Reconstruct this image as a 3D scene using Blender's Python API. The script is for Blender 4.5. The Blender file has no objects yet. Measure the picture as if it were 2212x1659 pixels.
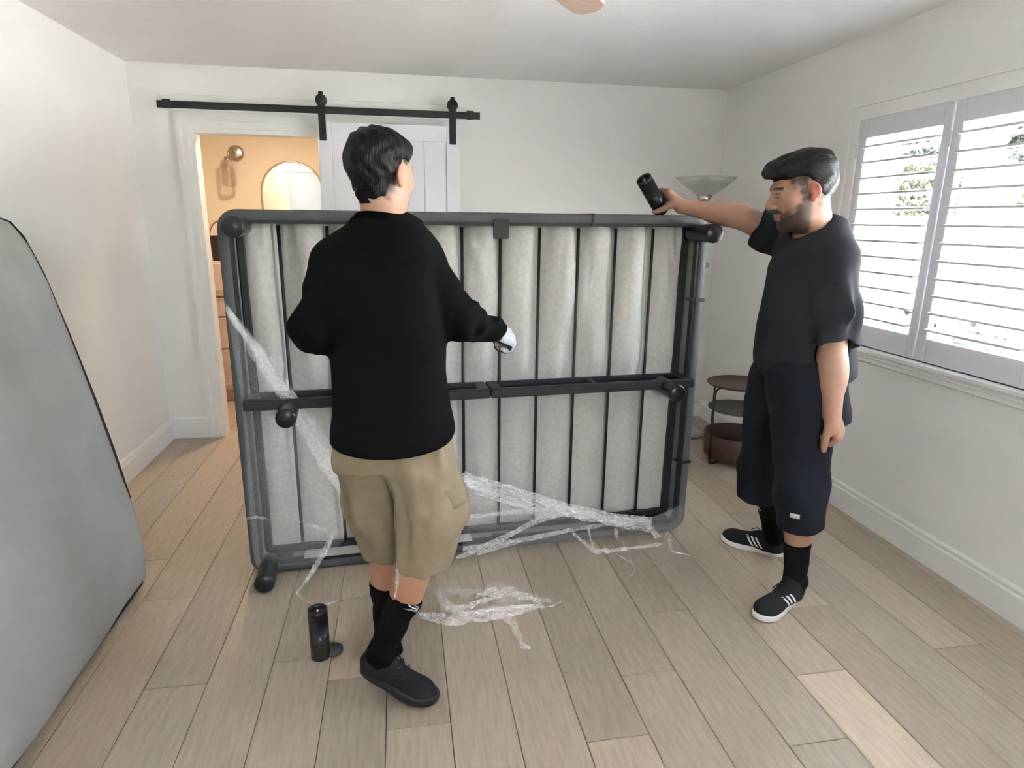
import bpy, math, random
import numpy as np
from mathutils import Vector, Matrix
random.seed(7)
SC = bpy.context.scene
COL = SC.collection
# ------------------------------------------------------------------ camera
FPX, YAW, PIT, ROLL, CAMH = 1374.7421, .1725, -.252, .0109, 1.5211
_cy, _sy = math.cos(YAW), math.sin(YAW)
FWD = np.array([_sy*math.cos(PIT), _cy*math.cos(PIT), math.sin(PIT)])
_r = np.array([_cy, -_sy, 0.]); _u = np.cross(_r, FWD)
RGT = math.cos(ROLL)*_r + math.sin(ROLL)*_u
UPV = -math.sin(ROLL)*_r + math.cos(ROLL)*_u
cam_d = bpy.data.cameras.new('camera'); cam = bpy.data.objects.new('camera', cam_d); COL.objects.link(cam)
cam_d.sensor_width = 36.0; cam_d.sensor_fit = 'HORIZONTAL'; cam_d.lens = FPX/2212*36.0
cam_d.clip_start = .05; cam_d.clip_end = 200
_m = Matrix(((RGT[0], UPV[0], -FWD[0], 0), (RGT[1], UPV[1], -FWD[1], 0), (RGT[2], UPV[2], -FWD[2], CAMH), (0, 0, 0, 1)))
cam.matrix_world = _m
SC.camera = cam
def at_y(px, py, y):      # photo pixel -> world point at depth y (measuring aid used while modelling)
    d = FWD + RGT*(px-1106)/FPX - UPV*(py-829.5)/FPX
    return np.array([0, 0, CAMH]) + d*(y/d[1])
# ------------------------------------------------------------------ world, sun, lights, exposure
W = bpy.data.worlds.new('world'); SC.world = W; W.use_nodes = True
_nt = W.node_tree; _nt.nodes.clear()
_sky = _nt.nodes.new('ShaderNodeTexSky'); _sky.sky_type = 'NISHITA'; _sky.sun_disc = False
_sky.sun_elevation = math.radians(58); _sky.sun_rotation = math.radians(230); _sky.air_density = 1.0; _sky.dust_density = 2.0
_bg = _nt.nodes.new('ShaderNodeBackground'); _bg.inputs['Strength'].default_value = .8
_out = _nt.nodes.new('ShaderNodeOutputWorld')
_hs = _nt.nodes.new('ShaderNodeHueSaturation'); _hs.inputs['Saturation'].default_value = .45
_nt.links.new(_sky.outputs[0], _hs.inputs['Color']); _nt.links.new(_hs.outputs[0], _bg.inputs[0]); _nt.links.new(_bg.outputs[0], _out.inputs[0])
sun_d = bpy.data.lights.new('sun', 'SUN'); sun = bpy.data.objects.new('sun', sun_d); COL.objects.link(sun)
sun_d.energy = 24.0; sun_d.angle = math.radians(.6); sun_d.color = (1, .96, .9)
sun.rotation_euler = Vector((.34, .25, -1.15)).to_track_quat('-Z', 'Y').to_euler()   # shines from over the roof on to the yard
por_d = bpy.data.lights.new('window_portal', 'AREA'); por = bpy.data.objects.new('window_portal', por_d); COL.objects.link(por)
por_d.shape = 'RECTANGLE'; por_d.size = 2.5; por_d.size_y = 1.25; por_d.cycles.is_portal = True
por.location = (2.56, 1.95, 1.48); por.rotation_euler = Vector((-1, 0, 0)).to_track_quat('-Z', 'Y').to_euler()
por2_d = bpy.data.lights.new('fill_window_portal', 'AREA'); por2 = bpy.data.objects.new('fill_window_portal', por2_d); COL.objects.link(por2)  # portal for the fill window added in the wall behind the viewer
por2_d.shape = 'RECTANGLE'; por2_d.size = 1.1; por2_d.size_y = .95; por2_d.cycles.is_portal = True
por2.location = (0.6, -2.26, 1.575); por2.rotation_euler = Vector((0, 1, 0)).to_track_quat('-Z', 'Y').to_euler()
bl_d = bpy.data.lights.new('bathroom_downlight', 'AREA'); bl = bpy.data.objects.new('bathroom_downlight', bl_d); COL.objects.link(bl)
bl_d.shape = 'DISK'; bl_d.size = .16; bl_d.energy = 3.2; bl_d.color = (1, .74, .50)
bl.location = (-.98, 5.22, 2.415)
SC.view_settings.view_transform = 'Standard'; SC.view_settings.look = 'None'
SC.view_settings.gamma = 1.0; SC.view_settings.use_curve_mapping = False
SC.view_settings.exposure = 3.17
cy = SC.cycles
cy.max_bounces = 10; cy.diffuse_bounces = 6; cy.glossy_bounces = 4; cy.transmission_bounces = 6; cy.transparent_max_bounces = 24
cy.sample_clamp_indirect = 6.0; cy.caustics_reflective = False; cy.caustics_refractive = False; cy.use_denoising = True
# ------------------------------------------------------------------ materials
def lin(c):
    return tuple(((v/255)/12.92 if v/255 <= .04045 else ((v/255+.055)/1.055)**2.4) for v in c)
def mat(name, col, rough=.6, metal=0., noise=0., nscale=40., bump=0., bscale=200., coat=0., sss=0., spec=.5, sheen=0., attr=None, objcol=False, stretch=None, trans=0., alpha=1.):
    m = bpy.data.materials.new(name); m.use_nodes = True
    nt = m.node_tree; b = nt.nodes['Principled BSDF']
    b.inputs['Base Color'].default_value = (*col, 1); b.inputs['Roughness'].default_value = rough; b.inputs['Metallic'].default_value = metal
    b.inputs['Specular IOR Level'].default_value = spec; b.inputs['Coat Weight'].default_value = coat
    b.inputs['Sheen Weight'].default_value = sheen; b.inputs['Transmission Weight'].default_value = trans; b.inputs['Alpha'].default_value = alpha
    if sss:
        b.inputs['Subsurface Weight'].default_value = sss; b.inputs['Subsurface Radius'].default_value = (.9, .35, .2); b.inputs['Subsurface Scale'].default_value = .012
    tc = nt.nodes.new('ShaderNodeTexCoord'); mp = nt.nodes.new('ShaderNodeMapping'); nt.links.new(tc.outputs['Object'], mp.inputs[0])
    if stretch: mp.inputs['Scale'].default_value = stretch
    src = None
    if attr:
        a = nt.nodes.new('ShaderNodeAttribute'); a.attribute_name = attr; src = a.outputs['Color']
    elif objcol:
        o = nt.nodes.new('ShaderNodeObjectInfo'); src = o.outputs['Color']
    if noise:
        n = nt.nodes.new('ShaderNodeTexNoise'); n.inputs['Scale'].default_value = nscale; n.inputs['Detail'].default_value = 5
        nt.links.new(mp.outputs[0], n.inputs['Vector'])
        mr = nt.nodes.new('ShaderNodeMapRange'); mr.inputs['From Min'].default_value = .3; mr.inputs['From Max'].default_value = .7
        mr.inputs['To Min'].default_value = 1-noise; mr.inputs['To Max'].default_value = 1+noise
        nt.links.new(n.outputs['Fac'], mr.inputs['Value'])
        mx = nt.nodes.new('ShaderNodeVectorMath'); mx.operation = 'MULTIPLY'
        if src: nt.links.new(src, mx.inputs[0])
        else: mx.inputs[0].default_value = col
        nt.links.new(mr.outputs[0], mx.inputs[1]); src = mx.outputs[0]
    if src: nt.links.new(src, b.inputs['Base Color'])
    if bump:
        n2 = nt.nodes.new('ShaderNodeTexNoise'); n2.inputs['Scale'].default_value = bscale; n2.inputs['Detail'].default_value = 3
        nt.links.new(mp.outputs[0], n2.inputs['Vector'])
        bp = nt.nodes.new('ShaderNodeBump'); bp.inputs['Strength'].default_value = bump; bp.inputs['Distance'].default_value = .004
        nt.links.new(n2.outputs['Fac'], bp.inputs['Height']); nt.links.new(bp.outputs[0], b.inputs['Normal'])
    return m
def emit(name, col, s):
    m = bpy.data.materials.new(name); m.use_nodes = True; nt = m.node_tree; nt.nodes.clear()
    e = nt.nodes.new('ShaderNodeEmission'); e.inputs[0].default_value = (*col, 1); e.inputs[1].default_value = s
    o = nt.nodes.new('ShaderNodeOutputMaterial'); nt.links.new(e.outputs[0], o.inputs[0]); return m
def glass_mat(name, tint=(1, 1, 1), refl=.06, rough=.02, base=.0, white=.0):
    m = bpy.data.materials.new(name); m.use_nodes = True; nt = m.node_tree; nt.nodes.clear()
    t = nt.nodes.new('ShaderNodeBsdfTransparent'); t.inputs[0].default_value = (*tint, 1)
    g = nt.nodes.new('ShaderNodeBsdfGlossy'); g.inputs['Roughness'].default_value = rough
    lw = nt.nodes.new('ShaderNodeLayerWeight'); lw.inputs['Blend'].default_value = .35
    ma = nt.nodes.new('ShaderNodeMath'); ma.operation = 'MULTIPLY_ADD'; ma.inputs[1].default_value = refl*5; ma.inputs[2].default_value = base; ma.use_clamp = True
    nt.links.new(lw.outputs['Fresnel'], ma.inputs[0])
    mx = nt.nodes.new('ShaderNodeMixShader'); nt.links.new(ma.outputs[0], mx.inputs[0]); nt.links.new(t.outputs[0], mx.inputs[1]); nt.links.new(g.outputs[0], mx.inputs[2])
    last = mx
    if white:
        d = nt.nodes.new('ShaderNodeBsdfDiffuse'); d.inputs[0].default_value = (.95, .95, .95, 1)
        tl = nt.nodes.new('ShaderNodeBsdfTranslucent'); tl.inputs[0].default_value = (.9, .9, .9, 1)
        ad = nt.nodes.new('ShaderNodeMixShader'); ad.inputs[0].default_value = .5
        nt.links.new(d.outputs[0], ad.inputs[1]); nt.links.new(tl.outputs[0], ad.inputs[2])
        m2 = nt.nodes.new('ShaderNodeMixShader'); m2.inputs[0].default_value = white
        nt.links.new(mx.outputs[0], m2.inputs[1]); nt.links.new(ad.outputs[0], m2.inputs[2]); last = m2
    o = nt.nodes.new('ShaderNodeOutputMaterial'); nt.links.new(last.outputs[0], o.inputs[0]); return m
M = dict(
    wall=mat('wall_paint', (.86, .86, .835), .85, bump=.15, bscale=90, noise=.015, nscale=3),
    ceil=mat('ceiling_paint', (.88, .875, .865), .9, bump=.35, bscale=70, noise=.015, nscale=4),
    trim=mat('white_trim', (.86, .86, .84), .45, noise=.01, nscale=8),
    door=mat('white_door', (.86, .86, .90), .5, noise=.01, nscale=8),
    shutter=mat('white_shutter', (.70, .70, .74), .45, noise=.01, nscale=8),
    steel=mat('black_steel', (.014, .014, .015), .5, noise=.15, nscale=30, bump=.08, bscale=400),
    legm=mat('black_leg_plastic', (.014, .014, .015), .32, noise=.1, nscale=30),
    dark=mat('dark_gap', (.05, .04, .03), .9, noise=.1),
    plank=mat('oak_plank', (.44, .37, .29), .42, objcol=True, noise=.12, nscale=9, stretch=(9, .9, 9), bump=.05, bscale=60, spec=.4),
    under=mat('underside_fabric', (.57, .56, .53), .85, noise=.08, nscale=55, bump=.35, bscale=220),
    uphol=mat('grey_upholstery', (.105, .108, .112), .85, noise=.15, nscale=160, bump=.6, bscale=500),
    uphol2=mat('grey_side_fabric', (.21, .215, .22), .85, noise=.12, nscale=160, bump=.5, bscale=400),
    matt=mat('mattress_fabric', (.40, .405, .39), .88, noise=.05, nscale=7, bump=.25, bscale=260),
    pipe=mat('black_piping', (.012, .012, .013), .6, noise=.1),
    brown=mat('brown_tray', (.085, .045, .04), .5, noise=.1, nscale=14),
    brown2=mat('grey_brown_tray', (.10, .085, .07), .5, noise=.1, nscale=14),
    blackwire=mat('dark_brown_wire', (.02, .012, .011), .45, noise=.1),
    nickel=mat('brushed_nickel', (.55, .50, .45), .3, metal=1., noise=.05),
    oakb=mat('pinkish_oak', (.50, .36, .29), .5, noise=.14, nscale=12, stretch=(1, 12, 12)),
    bladewood=mat('blade_oak', (.60, .43, .34), .5, noise=.14, nscale=12, stretch=(1, 12, 12)),
    cab=mat('pale_wood_drawers', (.62, .47, .42), .5, noise=.12, nscale=10),
    bathw=mat('bathroom_paint', (.78, .70, .58), .85, noise=.015, nscale=4, bump=.1),
    mirror=mat('mirror_silver', (.92, .92, .92), .02, metal=1., noise=.005),
    lampglass=glass_mat('lamp_glass', (.95, .95, .94), .08, .08, white=.03),
    sconceglass=glass_mat('sconce_glass', (.95, .93, .9), .12, .05, .02, white=.04),
    pane=glass_mat('window_pane', (.98, .99, .985), .03, .01),
    concrete=mat('pale_concrete', (.66, .655, .64), .9, noise=.08, nscale=2, bump=.2),
    leaf=mat('hedge_leaf', (.12, .22, .035), .5, objcol=True, noise=.3, nscale=3),
    bark=mat('bark', (.12, .08, .05), .9, noise=.3, nscale=8, bump=.5),
    house=mat('pale_stucco', (.62, .62, .62), .9, noise=.04, nscale=2, bump=.2),
    roof=mat('grey_roof', (.18, .20, .24), .8, noise=.15, nscale=6, bump=.3),
    wicker=mat('dark_wicker', (.05, .035, .025), .8, noise=.5, nscale=90, bump=.8, bscale=120),
    lightdisc=emit('downlight_diffuser', (1, .75, .5), 6.0),
)
# ------------------------------------------------------------------ mesh helpers
class MB:
    def __init__(s): s.v = []; s.f = []; s.sm = []
    def add(s, vs, fs, smooth=False):
        o = len(s.v); s.v += [tuple(map(float, p)) for p in vs]; s.f += [tuple(i+o for i in f) for f in fs]; s.sm += [smooth]*len(fs); return s
    def box(s, x0, x1, y0, y1, z0, z1, b=0.):
        if b <= 0:
            vs = [(x, y, z) for x in (x0, x1) for y in (y0, y1) for z in (z0, z1)]
            return s.add(vs, [(0, 1, 3, 2), (4, 6, 7, 5), (0, 4, 5, 1), (2, 3, 7, 6), (0, 2, 6, 4), (1, 5, 7, 3)])
        # chamfered box: 24 verts
        b = min(b, (x1-x0)*.45, (y1-y0)*.45, (z1-z0)*.45)
        c = ((x0+x1)/2, (y0+y1)/2, (z0+z1)/2); h = ((x1-x0)/2, (y1-y0)/2, (z1-z0)/2)
        vs = []; idx = {}
        for sx in (-1, 1):
            for sy in (-1, 1):
                for sz in (-1, 1):
                    for ax in range(3):
                        p = [h[0]*sx, h[1]*sy, h[2]*sz]
                        for k in range(3):
                            if k != ax: p[k] -= b*(sx, sy, sz)[k]
                        idx[(sx, sy, sz, ax)] = len(vs); vs.append((c[0]+p[0], c[1]+p[1], c[2]+p[2]))
        fs = []
        for ax in range(3):
            a1, a2 = (ax+1) % 3, (ax+2) % 3
            for sg in (-1, 1):
                q = []
                for (i, j) in ((-1, -1), (1, -1), (1, 1), (-1, 1)):
                    k = [0, 0, 0]; k[ax] = sg; k[a1] = i; k[a2] = j; q.append(idx[(*k, ax)])
                fs.append(tuple(q if sg > 0 else q[::-1]))
            for i in (-1, 1):
                for j in (-1, 1):
                    def K(t, axx):
                        k = [0, 0, 0]; k[ax] = t; k[a1] = i; k[a2] = j; return idx[(*k, axx)]
                    q = [K(-1, a1), K(1, a1), K(1, a2), K(-1, a2)]
                    fs.append(tuple(q if i*j > 0 else q[::-1]))
        for k in [(x, y, z) for x in (-1, 1) for y in (-1, 1) for z in (-1, 1)]:
            q = [idx[(*k, a)] for a in range(3)]
            fs.append(tuple(q if k[0]*k[1]*k[2] > 0 else q[::-1]))
        return s.add(vs, fs)
    def tube(s, pts, r, n=10, caps=True, smooth=True):
        pts = [np.array(p, float) for p in pts]; rs = r if hasattr(r, '__len__') else [r]*len(pts)
        vs = []; fs = []; up = None
        for i, p in enumerate(pts):
            t = pts[min(i+1, len(pts)-1)]-pts[max(i-1, 0)]; t = t/(np.linalg.norm(t)+1e-12)
            if up is None:
                up = np.array([0, 0, 1.]) if abs(t[2]) < .9 else np.array([1., 0, 0])
            a = np.cross(t, up); a /= np.linalg.norm(a)+1e-12; up = np.cross(a, t)
            for k in range(n):
                an = 2*math.pi*k/n; vs.append(p+rs[i]*(a*math.cos(an)+up*math.sin(an)))
        for i in range(len(pts)-1):
            for k in range(n):
                k2 = (k+1) % n; fs.append((i*n+k, i*n+k2, (i+1)*n+k2, (i+1)*n+k))
        s.add(vs, fs, smooth)
        if caps:
            o = len(s.v)-len(vs); s.f += [tuple(o+k for k in range(n))[::-1], tuple(o+(len(pts)-1)*n+k for k in range(n))]; s.sm += [False, False]
        return s
    def lathe(s, prof, n=32, c=(0, 0, 0), ax='z', smooth=True):
        vs = []; fs = []
        for r, h in prof:
            for k in range(n):
                a = 2*math.pi*k/n
                p = (r*math.cos(a), r*math.sin(a), h)
                if ax == 'y': p = (p[0], p[2], -p[1])
                if ax == 'x': p = (p[2], p[0], p[1])
                vs.append((c[0]+p[0], c[1]+p[1], c[2]+p[2]))
        for i in range(len(prof)-1):
            for k in range(n):
                k2 = (k+1) % n; fs.append((i*n+k, i*n+k2, (i+1)*n+k2, (i+1)*n+k))
        return s.add(vs, fs, smooth)
    def extrude(s, poly, a, b, horiz):
        """poly of (depth, z) swept from a to b (xy points); horiz = unit xy vector for depth"""
        vs = []; n = len(poly)
        for p in (a, b):
            for d, z in poly: vs.append((p[0]+horiz[0]*d, p[1]+horiz[1]*d, z))
        fs = [(i, (i+1) % n, n+(i+1) % n, n+i) for i in range(n)] + [tuple(range(n))[::-1], tuple(range(n, 2*n))]
        return s.add(vs, fs)
    def build(s, name, m, parent=None, loc=None):
        me = bpy.data.meshes.new(name); me.from_pydata(s.v, [], s.f); me.validate()
        if len(me.polygons) == len(s.sm): me.polygons.foreach_set('use_smooth', s.sm)
        me.materials.append(m); me.update()
        o = bpy.data.objects.new(name, me); COL.objects.link(o)
        if parent is not None: o.parent = parent
        if loc is not None: o.location = loc
        return o
def fixn(o):
    import bmesh
    bm = bmesh.new(); bm.from_mesh(o.data); bmesh.ops.recalc_face_normals(bm, faces=bm.faces); bm.to_mesh(o.data); bm.free(); return o
def empty(name, loc=(0, 0, 0), rz=0.):
    o = bpy.data.objects.new(name, None); COL.objects.link(o); o.location = loc; o.rotation_euler = (0, 0, rz); o.empty_display_size = .05; return o
def tag(o, label, cat=None, group=None, kind=None):
    if label: o['label'] = label
    if cat: o['category'] = cat
    if group: o['group'] = group
    if kind: o['kind'] = kind
    return o
def struct(o, label=None): o['kind'] = 'structure'; return tag(o, label)
XL, XR, YB, ZC, YF = -1.6312, 2.3489, 4.6134, 2.44, -2.1
# ------------------------------------------------------------------ floor of separate planks
fl = struct(MB().box(-3.0, 2.6, -2.3, 7.2, -.12, -.012).build('floor', M['dark']), 'light oak plank floor of the whole room')
PW = .199; P0 = -.6882
joints = {6: [1.525], 7: [1.785], 8: [2.117], 9: [1.415], 10: [1.693], 11: [2.06], 13: [1.741], -1: [1.97], 1: [2.043], 2: [1.92], 3: [1.67], 5: [1.05], 4: [2.6], 12: [2.9], 0: [2.9]}
def plank_col(k):
    t = k*random.uniform(-.11, .11); w = random.uniform(-.02, .02)
    b = np.array([.44, .365, .28])*(1+t)
    return (b[0]+w, b[1], b[2]-w*.6, 1)
tone = {(6, 1.525, 0): 1.13, (6, 1.525, 1): .88, (10, 1.693, 0): 1.3, (10, 1.693, 1): 1.05, (8, 2.117, 1): .87, (13, 1.741, 1): 1.08, (5, 1.05, 1): 1.05, (2, 1.92, 0): .92, (3, 1.67, 0): 1.08, (-1, 1.97, 0): 1.07, (-1, 1.97, 1): .95, (13, 1.741, 0): .93, (4, 2.6, 0): 1.08}
for i in range(-12, 16):
    x0 = P0+i*PW; x1 = x0+PW
    if x1 < -2.9 or x0 > XR+.02: continue
    x1 = min(x1, XR+.03)
    js = [joints.get(i, [random.uniform(.3, 2.2)])[0]]
    up = js[0]
    while up < 7.1:
        up += random.uniform(1.5, 2.2); js.append(up)
    dn = js[0]
    while dn > -2.2:
        dn -= random.uniform(1.4, 2.2); js.append(dn)
    js = sorted(js)
    for a, b in zip(js[:-1], js[1:]):
        if x1 < XL-.02 and b < 4.6: continue
        a2 = max(a, -2.25); b2 = min(b, 7.1)
        if x1 < XL-.02: a2 = max(a2, 4.55)
        if b2-a2 < .05: continue
        cx, cy_ = (x0+x1)/2, (a2+b2)/2
        g = .0009; e = .0022; hx, hy = (x1-x0)/2-g, (b2-a2)/2-g
        dz = random.uniform(-.0004, .0004)
        mb = MB().add([(-hx, -hy, -.012), (hx, -hy, -.012), (hx, hy, -.012), (-hx, hy, -.012), (-hx, -hy, -e+dz), (hx, -hy, -e+dz), (hx, hy, -e+dz), (-hx, hy, -e+dz),
                       (-hx+e, -hy+e, dz), (hx-e, -hy+e, dz), (hx-e, hy-e, dz), (-hx+e, hy-e, dz)],
                      [(0, 1, 5, 4), (1, 2, 6, 5), (2, 3, 7, 6), (3, 0, 4, 7), (4, 5, 9, 8), (5, 6, 10, 9), (6, 7, 11, 10), (7, 4, 8, 11), (8, 9, 10, 11)])
        o = mb.build('plank', M['plank'], fl, (cx, cy_, 0))
        c = plank_col(1)
        j0 = js[js.index(a)]
        for (ri, jy, side), f in tone.items():
            if ri == i and ((side == 0 and abs(b-jy) < 1e-6) or (side == 1 and abs(a-jy) < 1e-6)):
                c = (.44*f, .37*f, .285*f, 1)
        o.color = c
# ------------------------------------------------------------------ walls, ceiling
TW = .14
struct(MB().box(-3.0, 2.95, -2.35, 7.0, ZC, ZC+.2).build('ceiling', M['ceil']), 'white textured ceiling')
struct(MB().box(XL-TW, XL, YF-TW, YB, -.1, ZC+.05).build('wall_left', M['wall']), 'off-white wall on the left')
DX0, DX1, DZ = -1.282, -.42, 2.05      # doorway
TB = .10
struct(MB().box(-2.7, DX0, YB, YB+TB, -.1, ZC+.05).box(DX1, XR+TW, YB, YB+TB, -.1, ZC+.05).box(DX0, DX1, YB, YB+TB, DZ, ZC+.05).build('wall_back', M['wall']), 'off-white back wall with the doorway')
WY0, WY1, WZ0, WZ1 = .78, 3.115, .92, 2.045   # window hole
struct(MB().box(XR, XR+TW, YF-TW, WY0, -.1, ZC+.05).box(XR, XR+TW, WY1, YB+.02, -.1, ZC+.05).box(XR, XR+TW, WY0, WY1, -.1, WZ0).box(XR, XR+TW, WY0, WY1, WZ1, ZC+.05).build('wall_right', M['wall']), 'off-white wall on the right with the shuttered window')
GX0, GX1, GZ0, GZ = .15, 1.05, 1.25, 2.0         # unseen window added behind the viewer to brighten the back wall
struct(MB().box(XL-TW, GX0, YF-TW, YF, -.1, ZC+.05).box(GX1, XR+TW, YF-TW, YF, -.1, ZC+.05).box(GX0, GX1, YF-TW, YF, GZ, ZC+.05).box(GX0, GX1, YF-TW, YF, -.1, GZ0).build('wall_front', M['wall']), 'off-white wall behind the viewer')
pd = struct(empty('fill_window', (0, YF-.07, 0)), 'unseen plain window added behind the viewer to light the room')
mb = MB()
for x in (GX0, (GX0+GX1)/2-.02, GX1-.05): mb.box(x, x+.05, -.03, .03, GZ0, GZ)
for z in (GZ0, GZ-.05): mb.box(GX0, GX1, -.03, .03, z, z+.05)
mb.build('frame', M['trim'], pd)
MB().box(GX0+.02, GX1-.02, -.004, .004, GZ0+.03, GZ-.03).build('pane', M['pane'], pd)
# baseboards
BP = [(0, 0), (.015, 0), (.015, .112), (.012, .118), (.009, .12), (.009, .124), (.012, .127), (.012, .139), (.007, .146), (0, .148)]
struct(fixn(MB().extrude(BP, (XL, YF), (XL, YB), (1, 0)).build('baseboard_left', M['trim'])))
struct(fixn(MB().extrude(BP, (XR, YF), (XR, YB), (-1, 0)).build('baseboard_right', M['trim'])))
bbk = MB().extrude(BP, (XL, YB), (DX0-.09, YB), (0, -1)).extrude(BP, (DX1+.09, YB), (XR, YB), (0, -1))
struct(fixn(bbk.build('baseboard_back', M['trim'])))
# door casing (stepped moulding) and jamb
cs = MB()
def casing(x0, x1, z0, z1):
    pass
for (w0, w1, th) in ((0, .03, .026), (.03, .045, .018), (.045, .075, .022), (.075, .092, .014)):
    cs.box(DX0-.092+w0, DX0-.092+w1, YB-th, YB, 0, DZ+.092-w1)
    cs.box(DX1+.092-w1, DX1+.092-w0, YB-th, YB, 0, DZ+.092-w1)
    cs.box(DX0-.092+w0, DX1+.092-w0, YB-th, YB, DZ+.092-w1, DZ+.092-w0)
struct(cs.build('trim_1', M['trim']), 'white stepped casing around the doorway')
struct(MB().box(DX0, DX0+.010, YB-.010, YB+TB+.005, 0, DZ).box(DX1-.012, DX1, YB-.012, YB+TB+.005, 0, DZ).box(DX0, DX1, YB-.012, YB+TB+.005, DZ-.012, DZ).build('trim_2', M['trim']), 'white jamb lining the doorway')
struct(MB().box(-1.45, .50, YB-.02, YB, 2.165, 2.262, .004).build('trim_3', M['trim']), 'white header board behind the black door rail')
# ------------------------------------------------------------------ barn door on its rail
bd = tag(empty('barn_door', (-.502, 4.53, .015)), 'white sliding barn door of upright boards hanging from black rail', 'door')
DWD, DHT = .911, 2.105
fm = MB().box(0, .085, -.018, .018, 0, DHT, .003).box(DWD-.085, DWD, -.018, .018, 0, DHT, .003).box(.085, DWD-.085, -.018, .018, DHT-.10, DHT, .003).box(.085, DWD-.085, -.018, .018, 0, .17, .003).box(.085, DWD-.085, -.018, .018, .95, 1.07, .003)
fm.build('door_frame', M['door'], bd)
nb = 5; bw = (DWD-.17)/nb
for k in range(nb):
    MB().box(.085+k*bw+.0012, .085+(k+1)*bw-.0012, -.006, .010, .1, DHT-.05, .002).build('plank', M['door'], bd)
for ux in (.035, .87):
    h = MB().box(ux-.022, ux+.022, -.026, -.0185, DHT-.115, DHT+.10, .002)
    h.box(ux-.014, ux+.014, -.028, -.012, DHT+.08, DHT+.178, .003)
    h = h.build('hanger_strap', M['steel'], bd)
    MB().lathe([(.0, -.030), (.034, -.030), (.036, -.026), (.036, -.004), (.034, 0), (0, 0)], 28, (ux, 0, DHT+.128), 'y').build('wheel', M['steel'], h)
    for z in (DHT-.09, DHT-.04, DHT+.128):
        MB().lathe([(0, -.034), (.007, -.034), (.009, -.030), (.009, -.024)], 10, (ux, 0, z), 'y').build('bolt', M['steel'], h)
rl = tag(empty('door_rail', (-1.446, 4.53, 2.19)), 'black flat steel rail over the doorway carrying the barn door', 'rail')
MB().box(0, 1.998, -.0115, -.0045, -.0215, .0215, .002).build('bar', M['steel'], rl)
for ux in (.06, 1.93):
    MB().box(ux-.025, ux+.025, -.026, -.0115, -.026, .028, .004).lathe([(0, -.034), (.012, -.034), (.016, -.026)], 14, (ux, 0, 0), 'y').build('stop', M['steel'], rl)
for ux in (.12, .55, .98, 1.41, 1.86):
    MB().lathe([(.011, -.0045), (.011, .064)], 14, (ux, 0, 0), 'y').build('spacer', M['steel'], rl)
# ------------------------------------------------------------------ window with plantation shutters
wn = struct(empty('window_1', (XR, 0, 0)), 'white plantation shutter window in the right wall')
cw = MB()
ZT0, ZT1, YT1 = .838, 2.121, 3.2115
for (w0, w1, th) in ((0, .025, .022), (.025, .04, .014), (.04, .09, .018)):
    cw.box(-th, 0, WY0-.095+w0, YT1-w0, ZT1-w1, ZT1-w0)
    cw.box(-th, 0, YT1-w1, YT1-w0, .908, ZT1-w1)
    cw.box(-th, 0, WY0-.095+w0, WY0-.095+w1, .908, ZT1-w1)
cw.build('casing', M['trim'], wn)
MB().box(-.045, .03, WY0-.11, YT1+.0, .885, .908, .004).box(-.026, 0, WY0-.095, YT1, ZT0, .886, .003).box(-.034, 0, WY0-.095, YT1, .862, .872, .003).build('sill', M['trim'], wn)
MB().box(.0, TW, WY0, WY0+.012, WZ0-.01, WZ1).box(.0, TW, WY1-.012, WY1, WZ0-.01, WZ1).box(.0, TW, WY0, WY1, WZ1-.012, WZ1).box(.0, TW+.03, WY0, WY1, WZ0-.012, WZ0).build('jamb', M['trim'], wn)
ym = (WY0+WY1)/2
sf = MB()
for y in (WY0+.012, WY0+.60, ym-.035, ym+.545, WY1-.062): sf.box(.085, .125, y, y+.05, WZ0, WZ1)
for z in (WZ0, WZ1-.06): sf.box(.085, .125, WY0, WY1, z, z+.06)
sf.build('sash', M['trim'], wn)
MB().box(.103, .106, WY0+.03, WY1-.03, WZ0+.03, WZ1-.03).build('pane', M['pane'], wn)
lv = None
PWD = .575
for k in range(4):
    y1 = 3.12-k*(PWD+.006); y0 = y1-PWD
    p = MB()
    zb, zt = .914, 2.046
    p.box(-.014, .016, y0, y0+.048, zb, zt, .003).box(-.014, .016, y1-.055, y1, zb, zt, .003)
    p.box(-.014, .016, y0+.048, y1-.055, 1.939, zt, .003).box(-.014, .016, y0+.048, y1-.055, zb, 1.021, .003)
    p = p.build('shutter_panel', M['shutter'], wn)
    for j in range(12):
        z = 1.898-j*.0758; tl = math.radians(4)
        if lv is None:
            vs = []; hw = .043
            sec = [(-hw, -.0048), (-hw, .0048), (-.030, .0056), (0, .0062), (.030, .0056), (hw-.001, .0050), (hw, .0044), (hw, -.0044), (hw-.001, -.0050), (.030, -.0056), (0, -.0062), (-.030, -.0056)]
            for yy in (-.235, .235):
                for xx, zz in sec:
                    vs.append((xx*math.cos(tl)-zz*math.sin(tl), yy, xx*math.sin(tl)+zz*math.cos(tl)))
            fs = [(q, (q+1) % 12, 12+(q+1) % 12, 12+q) for q in range(12)]+[tuple(range(12)), tuple(range(12, 24))[::-1]]
            lvo = MB().add(vs, fs, False); lv = lvo
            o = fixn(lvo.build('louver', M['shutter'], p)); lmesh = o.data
        else:
            o = bpy.data.objects.new('louver', lmesh); COL.objects.link(o); o.parent = p
        yc = (y0+.048+y1-.055)/2; o.location = (.004, yc, z); o.scale = (1, (PWD-.103-.006)/.47, 1)
    for z in (1.08, 1.88):
        MB().box(-.020, -.012, y1-.004, y1+.008, z-.035, z+.035, .002).build('hinge', M['shutter'], p)
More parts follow.
